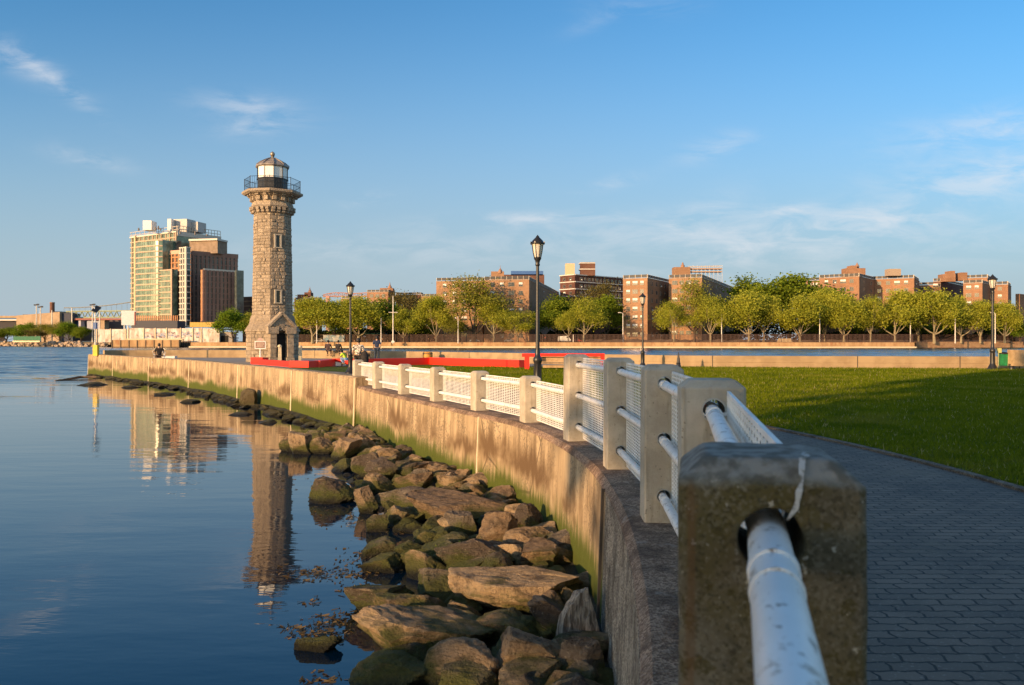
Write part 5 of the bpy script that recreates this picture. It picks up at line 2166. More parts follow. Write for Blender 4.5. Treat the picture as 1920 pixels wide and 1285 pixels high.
TREES = [  # x, top y, width px, distance, kind, label
    (437, 577, 52, 372, 'bright', 'bright green round tree left of the lighthouse before the brown tower'),
    (468, 586, 34, 374, 'full', 'yellow green tree half hidden behind the left side of the lighthouse'),
    (586, 557, 92, 352, 'full', 'broad yellow green plane tree right beside the lighthouse'),
    (626, 572, 64, 372, 'green', 'dark green tree in the gap between the first two plane trees right of the lighthouse'),
    (672, 556, 100, 352, 'full', 'broad yellow green plane tree behind the lamp post next to the people'),
    (720, 560, 66, 360, 'green', 'mid green tree just left of the white mast'),
    (768, 546, 86, 385, 'brown', 'brownish thin leaved tree with bare twigs right of the white mast'),
    (756, 578, 52, 352, 'full', 'small yellow green tree right under the brownish tree'),
    (790, 588, 50, 366, 'green', 'low dark green tree left of the first brick block'),
    (818, 553, 62, 352, 'full', 'yellow green tree overlapping the left corner of the first brick block'),
    (888, 513, 96, 356, 'olive', 'tall sparse olive tree rising above the roof of the first brick block'),
    (848, 596, 54, 350, 'olive', 'low sparse tree at the left foot of the first brick block'),
    (926, 566, 70, 351, 'plane', 'thin yellow tree in front of the middle of the first brick block'),
    (970, 583, 60, 350, 'plane', 'small thin tree in front of the right end of the first brick block'),
    (1048, 556, 90, 372, 'green', 'dark green tree beside the black wall of the first brick block'),
    (1112, 528, 90, 390, 'brown', 'tall olive brown tree before the white banded building'),
    (1134, 553, 82, 372, 'green', 'dark green tree left of the second brick block'),
    (1095, 558, 66, 351, 'plane', 'yellow plane tree standing before the two dark green trees'),
    (1066, 583, 34, 350, 'plane', 'smallest yellow tree left of the plane tree before the white banded building'),
    (1264, 563, 58, 351, 'plane', 'slender yellow tree at the dark side of the second brick block'),
    (1302, 517, 58, 357, 'olive', 'tall sparse tree covering the right face of the second brick block'),
    (1332, 553, 62, 351, 'plane', 'yellow plane tree at the right end of the second brick block'),
    (1404, 546, 88, 351, 'full', 'yellow plane tree with open spreading branches right of the second brick block'),
    (1432, 552, 56, 356, 'plane', 'yellow plane tree crowding the right side of the open spreading one'),
    (1420, 519, 118, 395, 'green', 'large dark green tree filling the gap between the second and third brick blocks'),
    (1480, 514, 150, 392, 'green', 'largest dark green tree, left of the third brick block'),
    (1500, 553, 80, 351, 'full', 'broad yellow tree before the largest dark tree, left of the third brick block'),
    (1546, 540, 66, 364, 'full', 'yellow tree standing further back before the left end of the third brick block'),
    (1582, 552, 78, 351, 'full', 'round yellow tree in front of the tanked roof of the third brick block'),
    (1632, 554, 56, 351, 'plane', 'thin yellow tree before the shaded notch of the third brick block'),
    (1678, 542, 82, 351, 'full', 'yellow tree before the right wing of the third brick block'),
    (1722, 556, 54, 362, 'full', 'yellow green tree between the third and fourth brick blocks'),
    (1752, 543, 86, 351, 'full', 'large yellow tree in front of the dark wall of the fourth brick block'),
    (1802, 553, 66, 356, 'full', 'yellow green tree before the lit face of the fourth brick block'),
    (1838, 562, 58, 358, 'full', 'yellow tree just left of the right lamp post'),
    (1884, 566, 54, 356, 'full', 'yellow tree just right of the right lamp post'),
    (1914, 604, 36, 362, 'bright', 'low bright green tree at the right edge of the far bank'),
    (12, 614, 60, 470, 'green', 'dark green tree at the left edge of the far bank'),
    (48, 604, 44, 452, 'bright', 'light green tree next to the dark tree on the left bank'),
    (84, 606, 44, 446, 'olive', 'olive bush like tree in the middle of the left bank'),
    (112, 602, 38, 440, 'olive', 'olive tree before the tan bridge abutment'),
    (130, 602, 36, 436, 'bright', 'light green tree under the start of the green truss'),
    (152, 612, 34, 430, 'green', 'dark low tree left of the solar beacon pole'),
    (66, 618, 40, 444, 'brown', 'brownish shrub like tree behind the green net on the left bank'),
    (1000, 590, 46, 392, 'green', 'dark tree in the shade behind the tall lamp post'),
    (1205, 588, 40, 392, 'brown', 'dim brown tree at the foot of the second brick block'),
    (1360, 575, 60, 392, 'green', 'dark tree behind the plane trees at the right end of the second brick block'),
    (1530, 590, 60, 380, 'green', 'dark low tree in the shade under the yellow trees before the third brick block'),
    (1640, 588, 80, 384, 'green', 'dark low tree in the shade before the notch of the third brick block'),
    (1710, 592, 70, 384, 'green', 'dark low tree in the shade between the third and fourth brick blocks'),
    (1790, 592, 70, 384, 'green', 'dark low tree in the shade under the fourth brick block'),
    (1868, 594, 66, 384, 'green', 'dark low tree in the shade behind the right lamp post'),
]
cnt = {}
SPREAD = {'plane': .46, 'full': .48, 'green': .50, 'bright': .48, 'olive': .36, 'brown': .48}
rt_ = random.Random(21)
for (x, yt, wpx, d, kind, lab) in TREES:
    i = cnt.get(kind, 0)
    cnt[kind] = i + 1
    pr_ = PROTO[kind][i % len(PROTO[kind])]
    o = pr_ if pr_.name not in used else copy_tree(pr_)
    used.add(pr_.name)
    p = at(x, HY, d)
    h = CZ + (HY - yt) * d / F - ZF
    wd = wpx * d / F / (2 * SPREAD[kind]) / .74
    o.location = (p.x, p.y, ZF - .05)
    o.scale = (wd, wd, h)
    o.rotation_euler = (0, 0, rt_.uniform(0, 6.28))
    o['label'] = lab

# trees behind the camera, out of the picture: they shade the near end of the promenade
for k, (s_, p_, h, wd, kd) in enumerate(((-36, -1.9, 17.5, 17.0, 'high'), (-39, .7, 16, 13.5, 'low'), (-42, 8.0, 19, 15, 'low'), (-45, 14, 18, 15, 'low'), (-44, 4, 17, 13, 'low'), (-48, 10, 20, 16, 'low'), (-50, 18, 18, 16, 'low'))):
    x, y = (s_ + p_) * .7071, (s_ - p_) * .7071          # s along the sun's direction, p across it
    o = copy_tree(PROTO[kd][0]) if PROTO[kd][0].name in used else PROTO[kd][0]
    used.add(PROTO[kd][0].name)
    o.location = (x, y, G0 - .1)
    o.scale = (wd, wd, h)
    o.rotation_euler = (0, 0, k * 1.3)
    o['label'] = 'large leafy tree behind the promenade, shading its near end'
    o['group'] = 'trees shading the near promenade'


# undergrowth under and behind the trees: dark leaves added to stand in for shade there
w = MB()
ru = random.Random(31)
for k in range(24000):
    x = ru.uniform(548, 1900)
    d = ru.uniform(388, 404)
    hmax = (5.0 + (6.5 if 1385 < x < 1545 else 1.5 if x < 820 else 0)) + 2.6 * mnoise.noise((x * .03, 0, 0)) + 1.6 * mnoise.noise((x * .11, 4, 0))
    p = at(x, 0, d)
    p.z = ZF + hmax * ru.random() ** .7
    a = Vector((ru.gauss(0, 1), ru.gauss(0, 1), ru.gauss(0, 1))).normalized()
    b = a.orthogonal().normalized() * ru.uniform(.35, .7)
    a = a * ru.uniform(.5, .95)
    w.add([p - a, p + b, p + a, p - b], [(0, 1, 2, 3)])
tag(w.build('shade_foliage', leaf_mat('dark_shade_leaf', (.018, .026, .008), (.05, .06, .018), .2), recalc=False), 'dark leaf mass standing in for shade behind the far bank tree trunks', 'shade_foliage', kind='stuff')


# green bushes and net on the left bank
nt_ = thing('construction_netting', (at(50, 0, 425).x, 425, ZF), 'green netting fence on a pale kerb above the left bank rocks', 'fence')
a, b = at(25, 638, 425), at(76, 636, 418)
w = MB()
dv = (b - a) / 8
for k in range(8):
    q = a + dv * k
    w.obox((q.x + dv.x / 2, q.y + dv.y / 2, ZF + 1.9), (dv.x * .49, dv.y * .49, 0), (0, .05, 0), (0, 0, 1.1 + .1 * (k % 2)))
w.build('net', plain('green_net', (.03, .13, .07), .8), nt_)
w = MB()
w.obox(((a.x + b.x) / 2, (a.y + b.y) / 2 - .4, ZF + .35), ((b.x - a.x) / 2, (b.y - a.y) / 2, 0), (0, .3, 0), (0, 0, .4))
w.build('kerb', M['joint'], nt_)


# ------------------------------------------------------------------ far buildings
class Blk:
    """a block seen corner-on: left, front-corner and right edge at photo columns xl, xc, xr"""

    def __init__(s, xl, xc, xr, yt, yb, d, al):
        s.al, s.ar = radians(al), radians(90 - al)
        s.u = Vector((-cos(s.al), sin(s.al), 0))
        s.v = Vector((cos(s.ar), sin(s.ar), 0))
        s.nl = Vector((-sin(s.al), -cos(s.al), 0))
        s.nr = Vector((sin(s.ar), -cos(s.ar), 0))
        s.c = Vector(((xc - CX) * d / F, d, 0))
        ml, mr = (xl - CX) / F, (xr - CX) / F
        s.L = (s.c.x - ml * d) / (cos(s.al) + ml * sin(s.al))
        s.R = (mr * d - s.c.x) / (cos(s.ar) - mr * sin(s.ar))
        s.z0, s.z1 = CZ - (yb - HY) * d / F, CZ - (yt - HY) * d / F

    def core(s, w, m=0, inset=0.0):
        a = s.c + (s.u + s.v) * inset
        L_, R_ = s.L - 2 * inset, s.R - 2 * inset
        P = [a, a + s.u * L_, a + s.u * L_ + s.v * R_, a + s.v * R_]
        vs = [(p.x, p.y, z) for z in (s.z0, s.z1) for p in P]
        w.add(vs, [(0, 1, 2, 3), (4, 7, 6, 5), (0, 4, 5, 1), (1, 5, 6, 2), (2, 6, 7, 3), (3, 7, 4, 0)], m)

    def side(s, k):
        return (s.u, s.nl, s.L) if k == 'L' else (s.v, s.nr, s.R)

    def band(s, w, k, z, h, depth, a=0.0, b=1.0, m=0):
        t, n, ln = s.side(k)
        c = s.c + t * ln * (a + b) / 2 + n * depth / 2
        w.obox((c.x, c.y, z), t * ln * (b - a) / 2, n * depth / 2, (0, 0, h / 2), m)

    def pier(s, w, k, f, wd, depth, z0=None, z1=None, m=0):
        t, n, ln = s.side(k)
        z0 = s.z0 if z0 is None else z0
        z1 = s.z1 if z1 is None else z1
        c = s.c + t * ln * f + n * depth / 2
        w.obox((c.x, c.y, (z0 + z1) / 2), t * wd / 2, n * depth / 2, (0, 0, (z1 - z0) / 2), m)

    def roof_box(s, w, x0, x1, yt, yb, back=.5, dep=4, m=0):
        d = s.c.y + (s.L * s.u.y + s.R * s.v.y) * back * .5
        a, b = at(x0, yb, d), at(x1, yt, d)
        a.z = s.z1 - .1
        w.box(((a.x + b.x) / 2, d, (a.z + b.z) / 2), (b.x - a.x, dep, b.z - a.z), 0, m)
        return d


win_me = {}


def window_mesh(wd, ht, kind):
    key = (round(wd, 1), round(ht, 1), kind)
    if key in win_me:
        return win_me[key]
    w = MB()
    fr = .10
    w.box((0, -.03, 0), (wd, .06, ht), m=1)
    w.box((0, -.05, ht / 2), (wd + .1, .12, .10), m=0)
    w.box((0, -.07, -ht / 2), (wd + .2, .18, .12), m=0)
    for sx in (-1, 1):
        w.box((sx * wd / 2, -.05, 0), (fr, .12, ht - .12), m=0)
    w.box((0, -.05, 0), (.08, .10, ht - .12), m=0)
    w.box((-wd / 4, -.05, 0), (wd / 2 - .12, .09, .08), m=0)
    if kind == 1:
        w.box((wd * .22, -.25, -ht * .25), (wd * .36, .5, ht * .32), m=2)
    if kind == 2:
        w.box((0, -.055, ht * .22), (wd - .2, .06, ht * .5), m=2)
    o = w.build('window', [WMATS[0], WMATS[1], WMATS[2]])
    me = o.data
    bpy.data.objects.remove(o)
    win_me[key] = me
    return me


WMATS = [plain('window_trim', (.30, .24, .19), .7), plain('far_window_glass', (.035, .038, .042), .12), plain('white_unit', (.66, .64, .60), .6)]
rw = random.Random(9)


def windows(root, B, k, n, floors, fh, ztop, wds=(1.7,), ht=1.55, a=.08, b=.92):
    t, nn, ln = B.side(k)
    rz = -B.al if k == 'L' else B.ar
    for i in range(n):
        f = a + (b - a) * ((i + .5) / n if n > 1 else .5)
        for j in range(floors):
            z = ztop - 2.0 - j * fh
            if z < ZF + 1.2:
                break
            kind = rw.choice((0, 0, 0, 1, 2, 2) if k == 'L' else (0, 0, 0, 1))
            o = inst(window_mesh(wds[i % len(wds)], ht, kind), 'window', root)
            q = B.c + t * ln * f + nn * .02
            o.location = Vector((q.x, q.y, z)) - root.location
            o.rotation_euler = (0, 0, rz)


brA = m_brick('orange_brick', (.255, .148, .086), (.34, .203, .124))
brB = m_brick('red_brown_brick', (.24, .132, .078), (.32, .18, .11))
brC = m_brick('dark_brown_and_shaded_brick', (.12, .06, .045), (.17, .09, .065))
fence_dark = plain('dark_roof_screen', (.030, .032, .036), .6)
steelw = plain('pale_scaffold', (.50, .44, .36), .6)
tank = plain('rooftop_tank', (.30, .17, .11), .8)


def roof_fence(root, B, h=1.9):
    w = MB()
    for k in 'LR':
        t, n, ln = B.side(k)
        c = B.c + t * ln / 2 - n * .4
        w.obox((c.x, c.y, B.z1 + h * .62), t * ln * .497, n * .04, (0, 0, h * .33), 0)
        np_ = max(2, int(ln / 2.4))
        for i in range(np_ + 1):
            q = B.c + t * (ln * (.006 + .988 * i / np_)) - n * .33
            w.obox((q.x, q.y, B.z1 + h / 2), t * .09, n * .07, (0, 0, h / 2), 1)
    w.build('roof_screen', [fence_dark, steelw], root)
    w = MB()
    for k in 'LR':
        B.band(w, k, B.z1 + .12, .3, .16)
    w.build('cornice', WMATS[0], root)


def house(x, d, label):
    p = at(x, HY, d)
    return thing('apartment_block', (p.x, p.y, ZF), label, 'building', 'brick apartment blocks on the far bank')


# first brick block
h1 = house(910, 372, 'orange brick apartment block with blue tarpaulin on its roof behind the tall lamp post')
for (xl, xc, xr, yt, d, al) in ((818, 905, 932, 527, 380, 12), (908, 992, 1049, 525, 366, 10)):
    B = Blk(xl, xc, xr, yt, 643, d, al)
    w = MB()
    B.core(w)
    w.build('wall', brA, h1)
    windows(h1, B, 'L', 4, 7, 3.95, B.z1, (1.9, 2.8, 1.9, 1.9), 1.9)
    windows(h1, B, 'R', 4, 7, 3.95, B.z1, (1.7,), 1.7)
    roof_fence(h1, B)
w = MB()
B.roof_box(w, 921, 945, 510, 524, .6, 5)
w.build('penthouse', brA, h1)
w = MB()
q = at(938, 508, 376)
w.lathe([(.9, -1.2), (.9, .2), (.6, .5), (.15, 1.2), (.05, 2.6)], tuple(q), 10)
w.build('tank', tank, h1)
w = MB()
a, b = at(958, 516, 394), at(1018, 511, 394)
w.box(((a.x + b.x) / 2, 394, a.z + .9), (b.x - a.x, 7.6, 1.6))
w.build('tarpaulin', plain('blue_tarpaulin', (.04, .12, .34), .6), h1)
w = MB()
B.roof_box(w, 943, 1020, 516.2, 525, 1.0, 7)
w.build('bulkhead_room', brC, h1)

# white banded building further back
B = Blk(1050, 1078, 1172, 515, 640, 470, 50)
hb = house(1108, 470, 'dark brown building with white horizontal floor bands behind the green trees')
w = MB()
B.core(w)
w.build('wall', m_brick('umber_brick', (.085, .040, .032), (.125, .060, .045)), hb)
pale = plain('white_floor_band', (.56, .52, .47), .8)
for j in range(7):
    w = MB()
    for k in 'LR':
        B.band(w, k, B.z1 - j * 4.2, .55, .5)
    w.build('floor_band', pale, hb)
windows(hb, B, 'L', 2, 6, 4.2, B.z1 - .4, (2.2,), 1.8)
windows(hb, B, 'R', 11, 6, 4.2, B.z1 - .4, (2.0, 1.5), 1.8)
w = MB()
B.roof_box(w, 1060, 1077, 495, 515, .5, 6)
w.build('lift_house', plain('pale_yellow_render', (.56, .44, .27), .8), hb)
w = MB()
d = B.roof_box(w, 1088, 1115, 493, 515, .5, 7)
ph = w.build('penthouse', brC, hb)
w = MB()
for y in (492.5, 504):
    a, b = at(1087, y, d - 3.7), at(1116, y + 1.8, d - 3.7)
    w.box(((a.x + b.x) / 2, d, (a.z + b.z) / 2), (b.x - a.x, 8, b.z - a.z))
w.build('band', pale, ph)

# second brick block
h2 = house(1213, 366, 'orange lit brick block with scaffolding on its roof behind the slim lamp post')
B = Blk(1168, 1214, 1262, 522, 643, 364, 28)
w = MB()
B.core(w)
w.build('wall', brA, h2)
windows(h2, B, 'L', 3, 7, 3.95, B.z1, (1.7, 2.5, 1.9), 1.9)
windows(h2, B, 'R', 5, 7, 3.95, B.z1, (1.6, 2.2), 1.9)
roof_fence(h2, B)
B = Blk(1254, 1316, 1392, 521, 643, 372, 24)
w = MB()
B.core(w)
w.build('wall', brA, h2)
windows(h2, B, 'L', 4, 7, 3.95, B.z1, (1.9, 2.5), 1.9)
windows(h2, B, 'R', 6, 7, 3.95, B.z1, (1.7,), 1.7)
roof_fence(h2, B)
w = MB()
d = B.roof_box(w, 1262, 1292, 502, 517, .5, 6)
w.build('penthouse', brA, h2)
w = MB()
q = at(1280, 500, d)
w.lathe([(1.0, -1), (1.0, .6), (.5, 1.0), (.5, 1.6), (.1, 2.2)], tuple(q), 10)
w.build('tank', tank, h2)
w = MB()
a, b = at(1290, 511, d), at(1352, 511, d)
for i in range(9):
    q = a.lerp(b, i / 8)
    for yy_ in (d - 2, d + 2):
        w.tube([(q.x, yy_, B.z1 - .1), (q.x, yy_, a.z + 3.4)], .10, 5)
for z in (0, 1.4, 2.8):
    for yy_ in (d - 2, d + 2):
        w.tube([(a.x, yy_, a.z + z), (b.x, yy_, a.z + z + .4)], .12, 5)
w.build('scaffolding', steelw, h2)
w = MB()
for z in (.2, 1.7):
    w.box(((a.x + b.x) / 2, d, a.z + z), (b.x - a.x, 4.2, .5))
w.build('scaffold_deck', plain('tan_planks', (.36, .22, .13), .8), h2)

# third brick block
h3 = house(1620, 400, 'red brown brick block with shaded notch and square roof tank')
for (xl, xc, xr, yt, d, al) in ((1536, 1611, 1642, 519, 398, 38), (1634, 1714, 1724, 522, 412, 32), (1500, 1548, 1556, 526, 426, 34)):
    B = Blk(xl, xc, xr, yt, 643, d, al)
    w = MB()
    B.core(w)
    w.build('wall', brB, h3)
    windows(h3, B, 'L', 4, 6, 4.0, B.z1, (1.9, 2.8, 1.9), 1.9)
    windows(h3, B, 'R', 2, 6, 4.0, B.z1, (1.7,), 1.7)
    roof_fence(h3, B)
w = MB()
d = 416
for (x0, x1, y0, y1) in ((1582, 1618, 504, 519), (1592, 1602, 499, 504)):
    a, b = at(x0, y1, d), at(x1, y0, d)
    w.box(((a.x + b.x) / 2, d, (a.z + b.z) / 2), (b.x - a.x, 6, b.z - a.z))
w.build('penthouse', brB, h3)
w = MB()
q = at(1607, 503, d)
w.lathe([(1.0, -1), (1.1, 1.0), (.8, 1.6), (.3, 2.4), (.05, 3)], tuple(q), 10)
w.build('tank', tank, h3)
w = MB()
a, b = at(1663, 520, d), at(1685, 503, d)
w.box(((a.x + b.x) / 2, d, (a.z + b.z) / 2), (b.x - a.x, 5, b.z - a.z - 1.2))
w.build('roof_tank', plain('tan_metal_tank', (.35, .27, .20), .7), h3)

# fourth brick block
h4 = house(1800, 420, 'red brown stepped brick block behind the right lamp post')
for (xl, xc, xr, yt, d, al, mt) in ((1716, 1752, 1758, 535, 436, 36, brB), (1750, 1764, 1810, 528, 432, 42, brC), (1806, 1842, 1862, 531, 408, 40, brB), (1808, 1852, 1860, 521, 424, 36, brB), (1838, 1890, 1896, 534, 420, 36, brB)):  # the dark wall's shade is put in as a darker brick
    B = Blk(xl, xc, xr, yt, 643, d, al)
    w = MB()
    B.core(w)
    w.build('wall', mt, h4)
    windows(h4, B, 'L', 2, 6, 4.0, B.z1, (1.9, 2.4), 1.9)
    roof_fence(h4, B)
w = MB()
d = 432
for (x0, x1, y0, y1) in ((1764, 1786, 515, 529), (1777, 1785, 509, 515), (1796, 1808, 512, 527)):
    a, b = at(x0, y1, d), at(x1, y0, d)
    w.box(((a.x + b.x) / 2, d, (a.z + b.z) / 2), (b.x - a.x, 6, b.z - a.z))
w.build('penthouse', brB, h4)

h5 = house(1915, 430, 'brick block with a lit strip cut by the right frame edge')
for (xl, xc, xr, yt, d, al, mt) in ((1890, 1895, 1912, 573, 446, 44, brC), (1904, 1912, 1990, 551, 436, 46, brB)):  # shade of the block beside the lit strip is painted as darker brick
    B = Blk(xl, xc, xr, yt, 643, d, al)
    w = MB()
    B.core(w)
    w.build('wall', mt, h5)
    windows(h5, B, 'R', 3, 5, 4.0, B.z1, (1.7,), 1.7)

# low houses left of the first brick block
LOW = [
    ((552, 596, 604, 562, 470, 14), brC, 'low dark brown block with a small spire right of the lighthouse', [(560, 580, 553, 562), (573, 585, 549, 556)], 'spire'),
    ((640, 672, 680, 560, 450, 12), brB, 'low brick block behind the lamp post by the people', [], None),
    ((688, 728, 741, 548, 440, 14), brB, 'brick block with penthouse and roof tank left of the white mast', [(714, 738, 541, 549)], 'tank'),
    ((742, 789, 794, 553, 455, 10), brC, 'plain brown block behind the brownish tree', [], None),
    ((790, 822, 828, 556, 440, 10), brB, 'low orange block touching the left side of the first brick block', [], None),
]
for (a6, mt, lab, boxes, extra) in LOW:
    B = Blk(a6[0], a6[1], a6[2], a6[3], 643, a6[4], a6[5])
    hh = house((a6[0] + a6[1]) / 2, a6[4], lab)
    w = MB()
    B.core(w)
    w.build('wall', mt, hh)
    windows(hh, B, 'L', 3, 3, 4.2, B.z1, (1.9, 2.2), 1.8)
    roof_fence(hh, B, 1.5)
    for (x0, x1, y0, y1) in boxes:
        a, b = at(x0, y1, a6[4] + 6), at(x1, y0, a6[4] + 6)
        w = MB()
        w.box(((a.x + b.x) / 2, a6[4] + 6, (a.z + b.z) / 2), (b.x - a.x, 6, b.z - a.z))
        w.build('penthouse', mt, hh)
    if extra:
        q = at(581 if extra == 'spire' else 731, 549 if extra == 'spire' else 541, a6[4] + 6)
        w = MB()
        w.lathe([(1.1, 0), (1.1, .8), (.6, 1.4), (.3, 2.2), (.05, 3.6)], tuple(q), 8)
        w.build('tank', tank, hh)
B = Blk(455, 478, 492, 556, 643, 520, 30)
hh = house(466, 520, 'plain brown block between the modern tower and the lighthouse')
w = MB()
B.core(w)
w.build('wall', brC, hh)
w = MB()
for j in range(9):
    B.band(w, 'L', B.z1 - 3 - 3.2 * j, .9, .15)
    B.band(w, 'R', B.z1 - 3 - 3.2 * j, .9, .15)
w.build('floor_band', brB, hh)

# distant steel bridge behind the roofs
pk = plain('pinkish_bridge_steel', (.40, .22, .18), .7)
br = thing('arch_bridge', (at(650, 0, 900).x, 900, 20), 'far pinkish steel bridge showing above the roofs right of the lighthouse', 'bridge')
d = 900
w = MB()
a, b = at(606, 556, d), at(720, 556, d)
w.tube([a, b], .8, 5)
pts = []
for i in range(17):
    t_ = i / 16
    p = at(606 + 114 * t_, 553 - 4 * sin(pi * t_) - 1.5 * sin(3 * pi * t_), d)
    pts.append(p)
w.tube(pts, .55, 5)
for i in range(17):
    q = a.lerp(b, i / 16)
    w.tube([q, pts[i]], .35, 4)
    if i < 16:
        w.tube([q, pts[i + 1]] if i % 2 else [pts[i], a.lerp(b, (i + 1) / 16)], .3, 4)
w.build('truss', pk, br)
w = MB()
for x in (615, 660, 710):
    q = at(x, 556, d)
    w.box((q.x, d, q.z / 2), (4, 4, q.z))
w.build('pier', pk, br)

# ------------------------------------------------------------------ the modern tower on the left bank
gl = NT('green_curtain_glass')
wv = gl.coord('World')
gx = gl.noise(gl.mapping(wv, (.35, .35, .28)), 1.0, 4, .6)
glass_g = gl.done(gl.mix(gl.step(gx, .38, .64), (.085, .140, .100), (.20, .270, .190)), .14, 0, None, .6)
gl = NT('dark_curtain_glass')
wv = gl.coord('World')
gx = gl.noise(gl.mapping(wv, (.4, .4, .32)), 1.0, 4, .6)
glass_d = gl.done(gl.mix(gl.step(gx, .36, .66), (.050, .062, .062), (.11, .13, .125)), .12, 0, None, .6)
orange = m_brick('orange_terracotta', (.42, .20, .10), (.52, .27, .14))
umber = m_brick('umber_terracotta', (.26, .15, .115), (.33, .20, .155))
cream = plain('tan_panel', (.46, .335, .235), .7)
whitep = plain('white_metal_panel', (.56, .51, .44), .6)
wcl = plain('white_cladding', (.76, .73, .68), .6)
TD = 452.0
FH = 3.1
tw = thing('high_rise', (at(340, 0, TD).x, TD, ZF), 'tall modern glass and terracotta tower under construction left of the lighthouse', 'building')


def tower_block(xl, xc, xr, yt, d, al, mat_l, piers_l, piers_r, band_m, bands=('L',), pier_m=None, pw=.5, gm=None, bd=.35, yb=612):
    B = Blk(xl, xc, xr, yt, yb, d, al)
    w = MB()
    B.core(w)
    w.build('curtain_wall', gm or glass_g, tw)
    w = MB()
    n = int((B.z1 - ZF) / FH)
    for j in range(n + 1):
        z = B.z1 - .3 - j * FH
        for k in bands:
            B.band(w, k, z, .62, bd)
    if bands:
        w.build('floor_band', band_m, tw)
    w = MB()
    for k, m_ in (('L', piers_l), ('R', piers_r)):
        for i in range(m_):
            B.pier(w, k, (i + .5) / m_, pw if k == 'L' else pw * 1.6, .5, B.z0, B.z1 - .1)
    for k in bands:                          # thin mullions between the floors
        for i in range(1, int(B.side(k)[2] / 1.3)):
            B.pier(w, k, i * 1.3 / B.side(k)[2], .14, .12, B.z0, B.z1 - .2)
    # corner pier
    B.pier(w, 'L', .012, .8, .55, B.z0, B.z1 + .1)
    w.build('pier', pier_m or orange, tw)
    return B


T1 = tower_block(245, 332, 414, 434, TD + 10, 34, None, 11, 0, cream, ('L',), cream, .55)
w = MB()
T1.band(w, 'R', T1.z1 - 1.2, 2.6, .4)
T1.band(w, 'L', T1.z1 - .2, .9, .7)
w.build('parapet', whitep, tw)
w = MB()                       # curved glass bay
bayB = Blk(256, 305, 312, 450, 600, TD - 2, 30)
n = 14
pl_ = []
for i in range(n + 1):
    t_ = i / n
    q = bayB.c + bayB.u * bayB.L * (1 - t_)
    bul = sin(pi * (t_ * .55 + .45 * min(1, t_ * 1.6))) if t_ < .625 else sin(pi * (t_ * .55 + .45)) if False else sin(pi * t_)
    pl_.append(q + bayB.nl * 3.2 * sqrt(max(0, bul)))
pl_ += [bayB.c + bayB.v * 12, bayB.c + bayB.u * bayB.L + bayB.v * 12]
w.prism([(p.x, p.y) for p in pl_], bayB.z0, bayB.z1)
w.build('curved_bay', glass_g, tw)
nf = int((bayB.z1 - ZF) / FH)
for j in range(nf):
    w = MB()
    z = bayB.z1 - .25 - j * FH
    for i in range(n):
        a, b = pl_[i], pl_[i + 1]
        dd = b - a
        nn_ = Vector((dd.y, -dd.x, 0)).normalized()
        c = (a + b) / 2 + nn_ * .15
        w.obox((c.x, c.y, z), dd / 2, nn_ * .18, (0, 0, .34))
    w.build('bay_band', cream, tw)
w = MB()
for i in range(1, n):
    p_ = pl_[i]
    w.tube([(p_.x, p_.y, bayB.z0), (p_.x, p_.y, bayB.z1)], .12, 4)
w.build('mullion', plain('bronze_mullion', (.32, .27, .18), .5), tw)
w = MB()
T1.pier(w, 'L', .86, 1.3, 1.4, T1.z0, T1.z1 + .4)
w.build('corner_pier', plain('ivory_pier', (.56, .42, .25), .7), tw)
B = tower_block(300, 323, 333, 505, TD - 8, 32, None, 0, 0, cream, ('L',), cream)
w = MB()
B.core(w)
B = Blk(305, 331, 340, 451, 600, TD + 4, 32)
w = MB()
B.core(w)
w.build('setback', glass_d, tw)
B = tower_block(307, 346, 356, 470, TD - 4, 30, None, 6, 0, orange, ('L',), orange, .9, glass_d)
w = MB()
B.band(w, 'L', B.z1 - .6, 2.2, .6)
w.build('parapet', plain('pink_terracotta', (.52, .33, .24), .8), tw)
B = tower_block(337, 350, 357, 463, TD - 12, 34, None, 3, 0, whitep, ('L', 'R'), whitep, .6, glass_d, .5)
B = tower_block(349, 359, 446, 472, TD - 3, 45, None, 2, 11, umber, ('L', 'R'), umber, .9, glass_d)
w = MB()
B.band(w, 'R', B.z1 - .8, 2.6, .55)
w.build('parapet', umber, tw)
B6 = tower_block(377, 382, 447, 506, TD - 14, 45, None, 1, 9, umber, ('L', 'R'), umber, .9, glass_d)
w = MB()
B6.band(w, 'R', B6.z1 + .2, 1.0, .4)
w.build('parapet', whitep, tw)
w = MB()
B6.pier(w, 'L', .5, 1.4, .6)
w.build('corner_pier', orange, tw)
B = tower_block(440, 445, 457, 507, TD - 8, 49, None, 0, 0, glass_d, (), glass_d, .3, glass_d)
d = TD + 16
for (x0, x1, y0, y1, dp) in ((273, 289, 415.5, 433, 7), (318, 325, 412, 436, 6)):
    a, b = at(x0, y1, d), at(x1, y0, d)
    w = MB()
    w.box(((a.x + b.x) / 2, d, (a.z + b.z) / 2), (b.x - a.x, dp, b.z - a.z))
    w.build('plant_room', wcl, tw)
w = MB()
a, b = at(325, 437, d + 5), at(361, 413, d + 5)
w.box(((a.x + b.x) / 2, d + 5, (a.z + b.z) / 2), (b.x - a.x, 8, b.z - a.z), -.25)
a, b = at(361, 437, d + 8), at(380, 418, d + 8)
w.box(((a.x + b.x) / 2, d + 8, (a.z + b.z) / 2), (b.x - a.x, 8, b.z - a.z), -.25)
w.build('roof_wall', plain('grey_white_cladding', (.50, .47, .44), .7), tw)
w = MB()
a, b = at(357, 476, TD + 6), at(415, 450, TD + 6)
w.box(((a.x + b.x) / 2, TD + 10, (a.z + b.z) / 2), (b.x - a.x, 10, b.z - a.z), -.2)
w.build('penthouse', mottled('tan_block_wall', (.22, .16, .11), (.30, .22, .16), .5, .9, 0), tw)
w = MB()
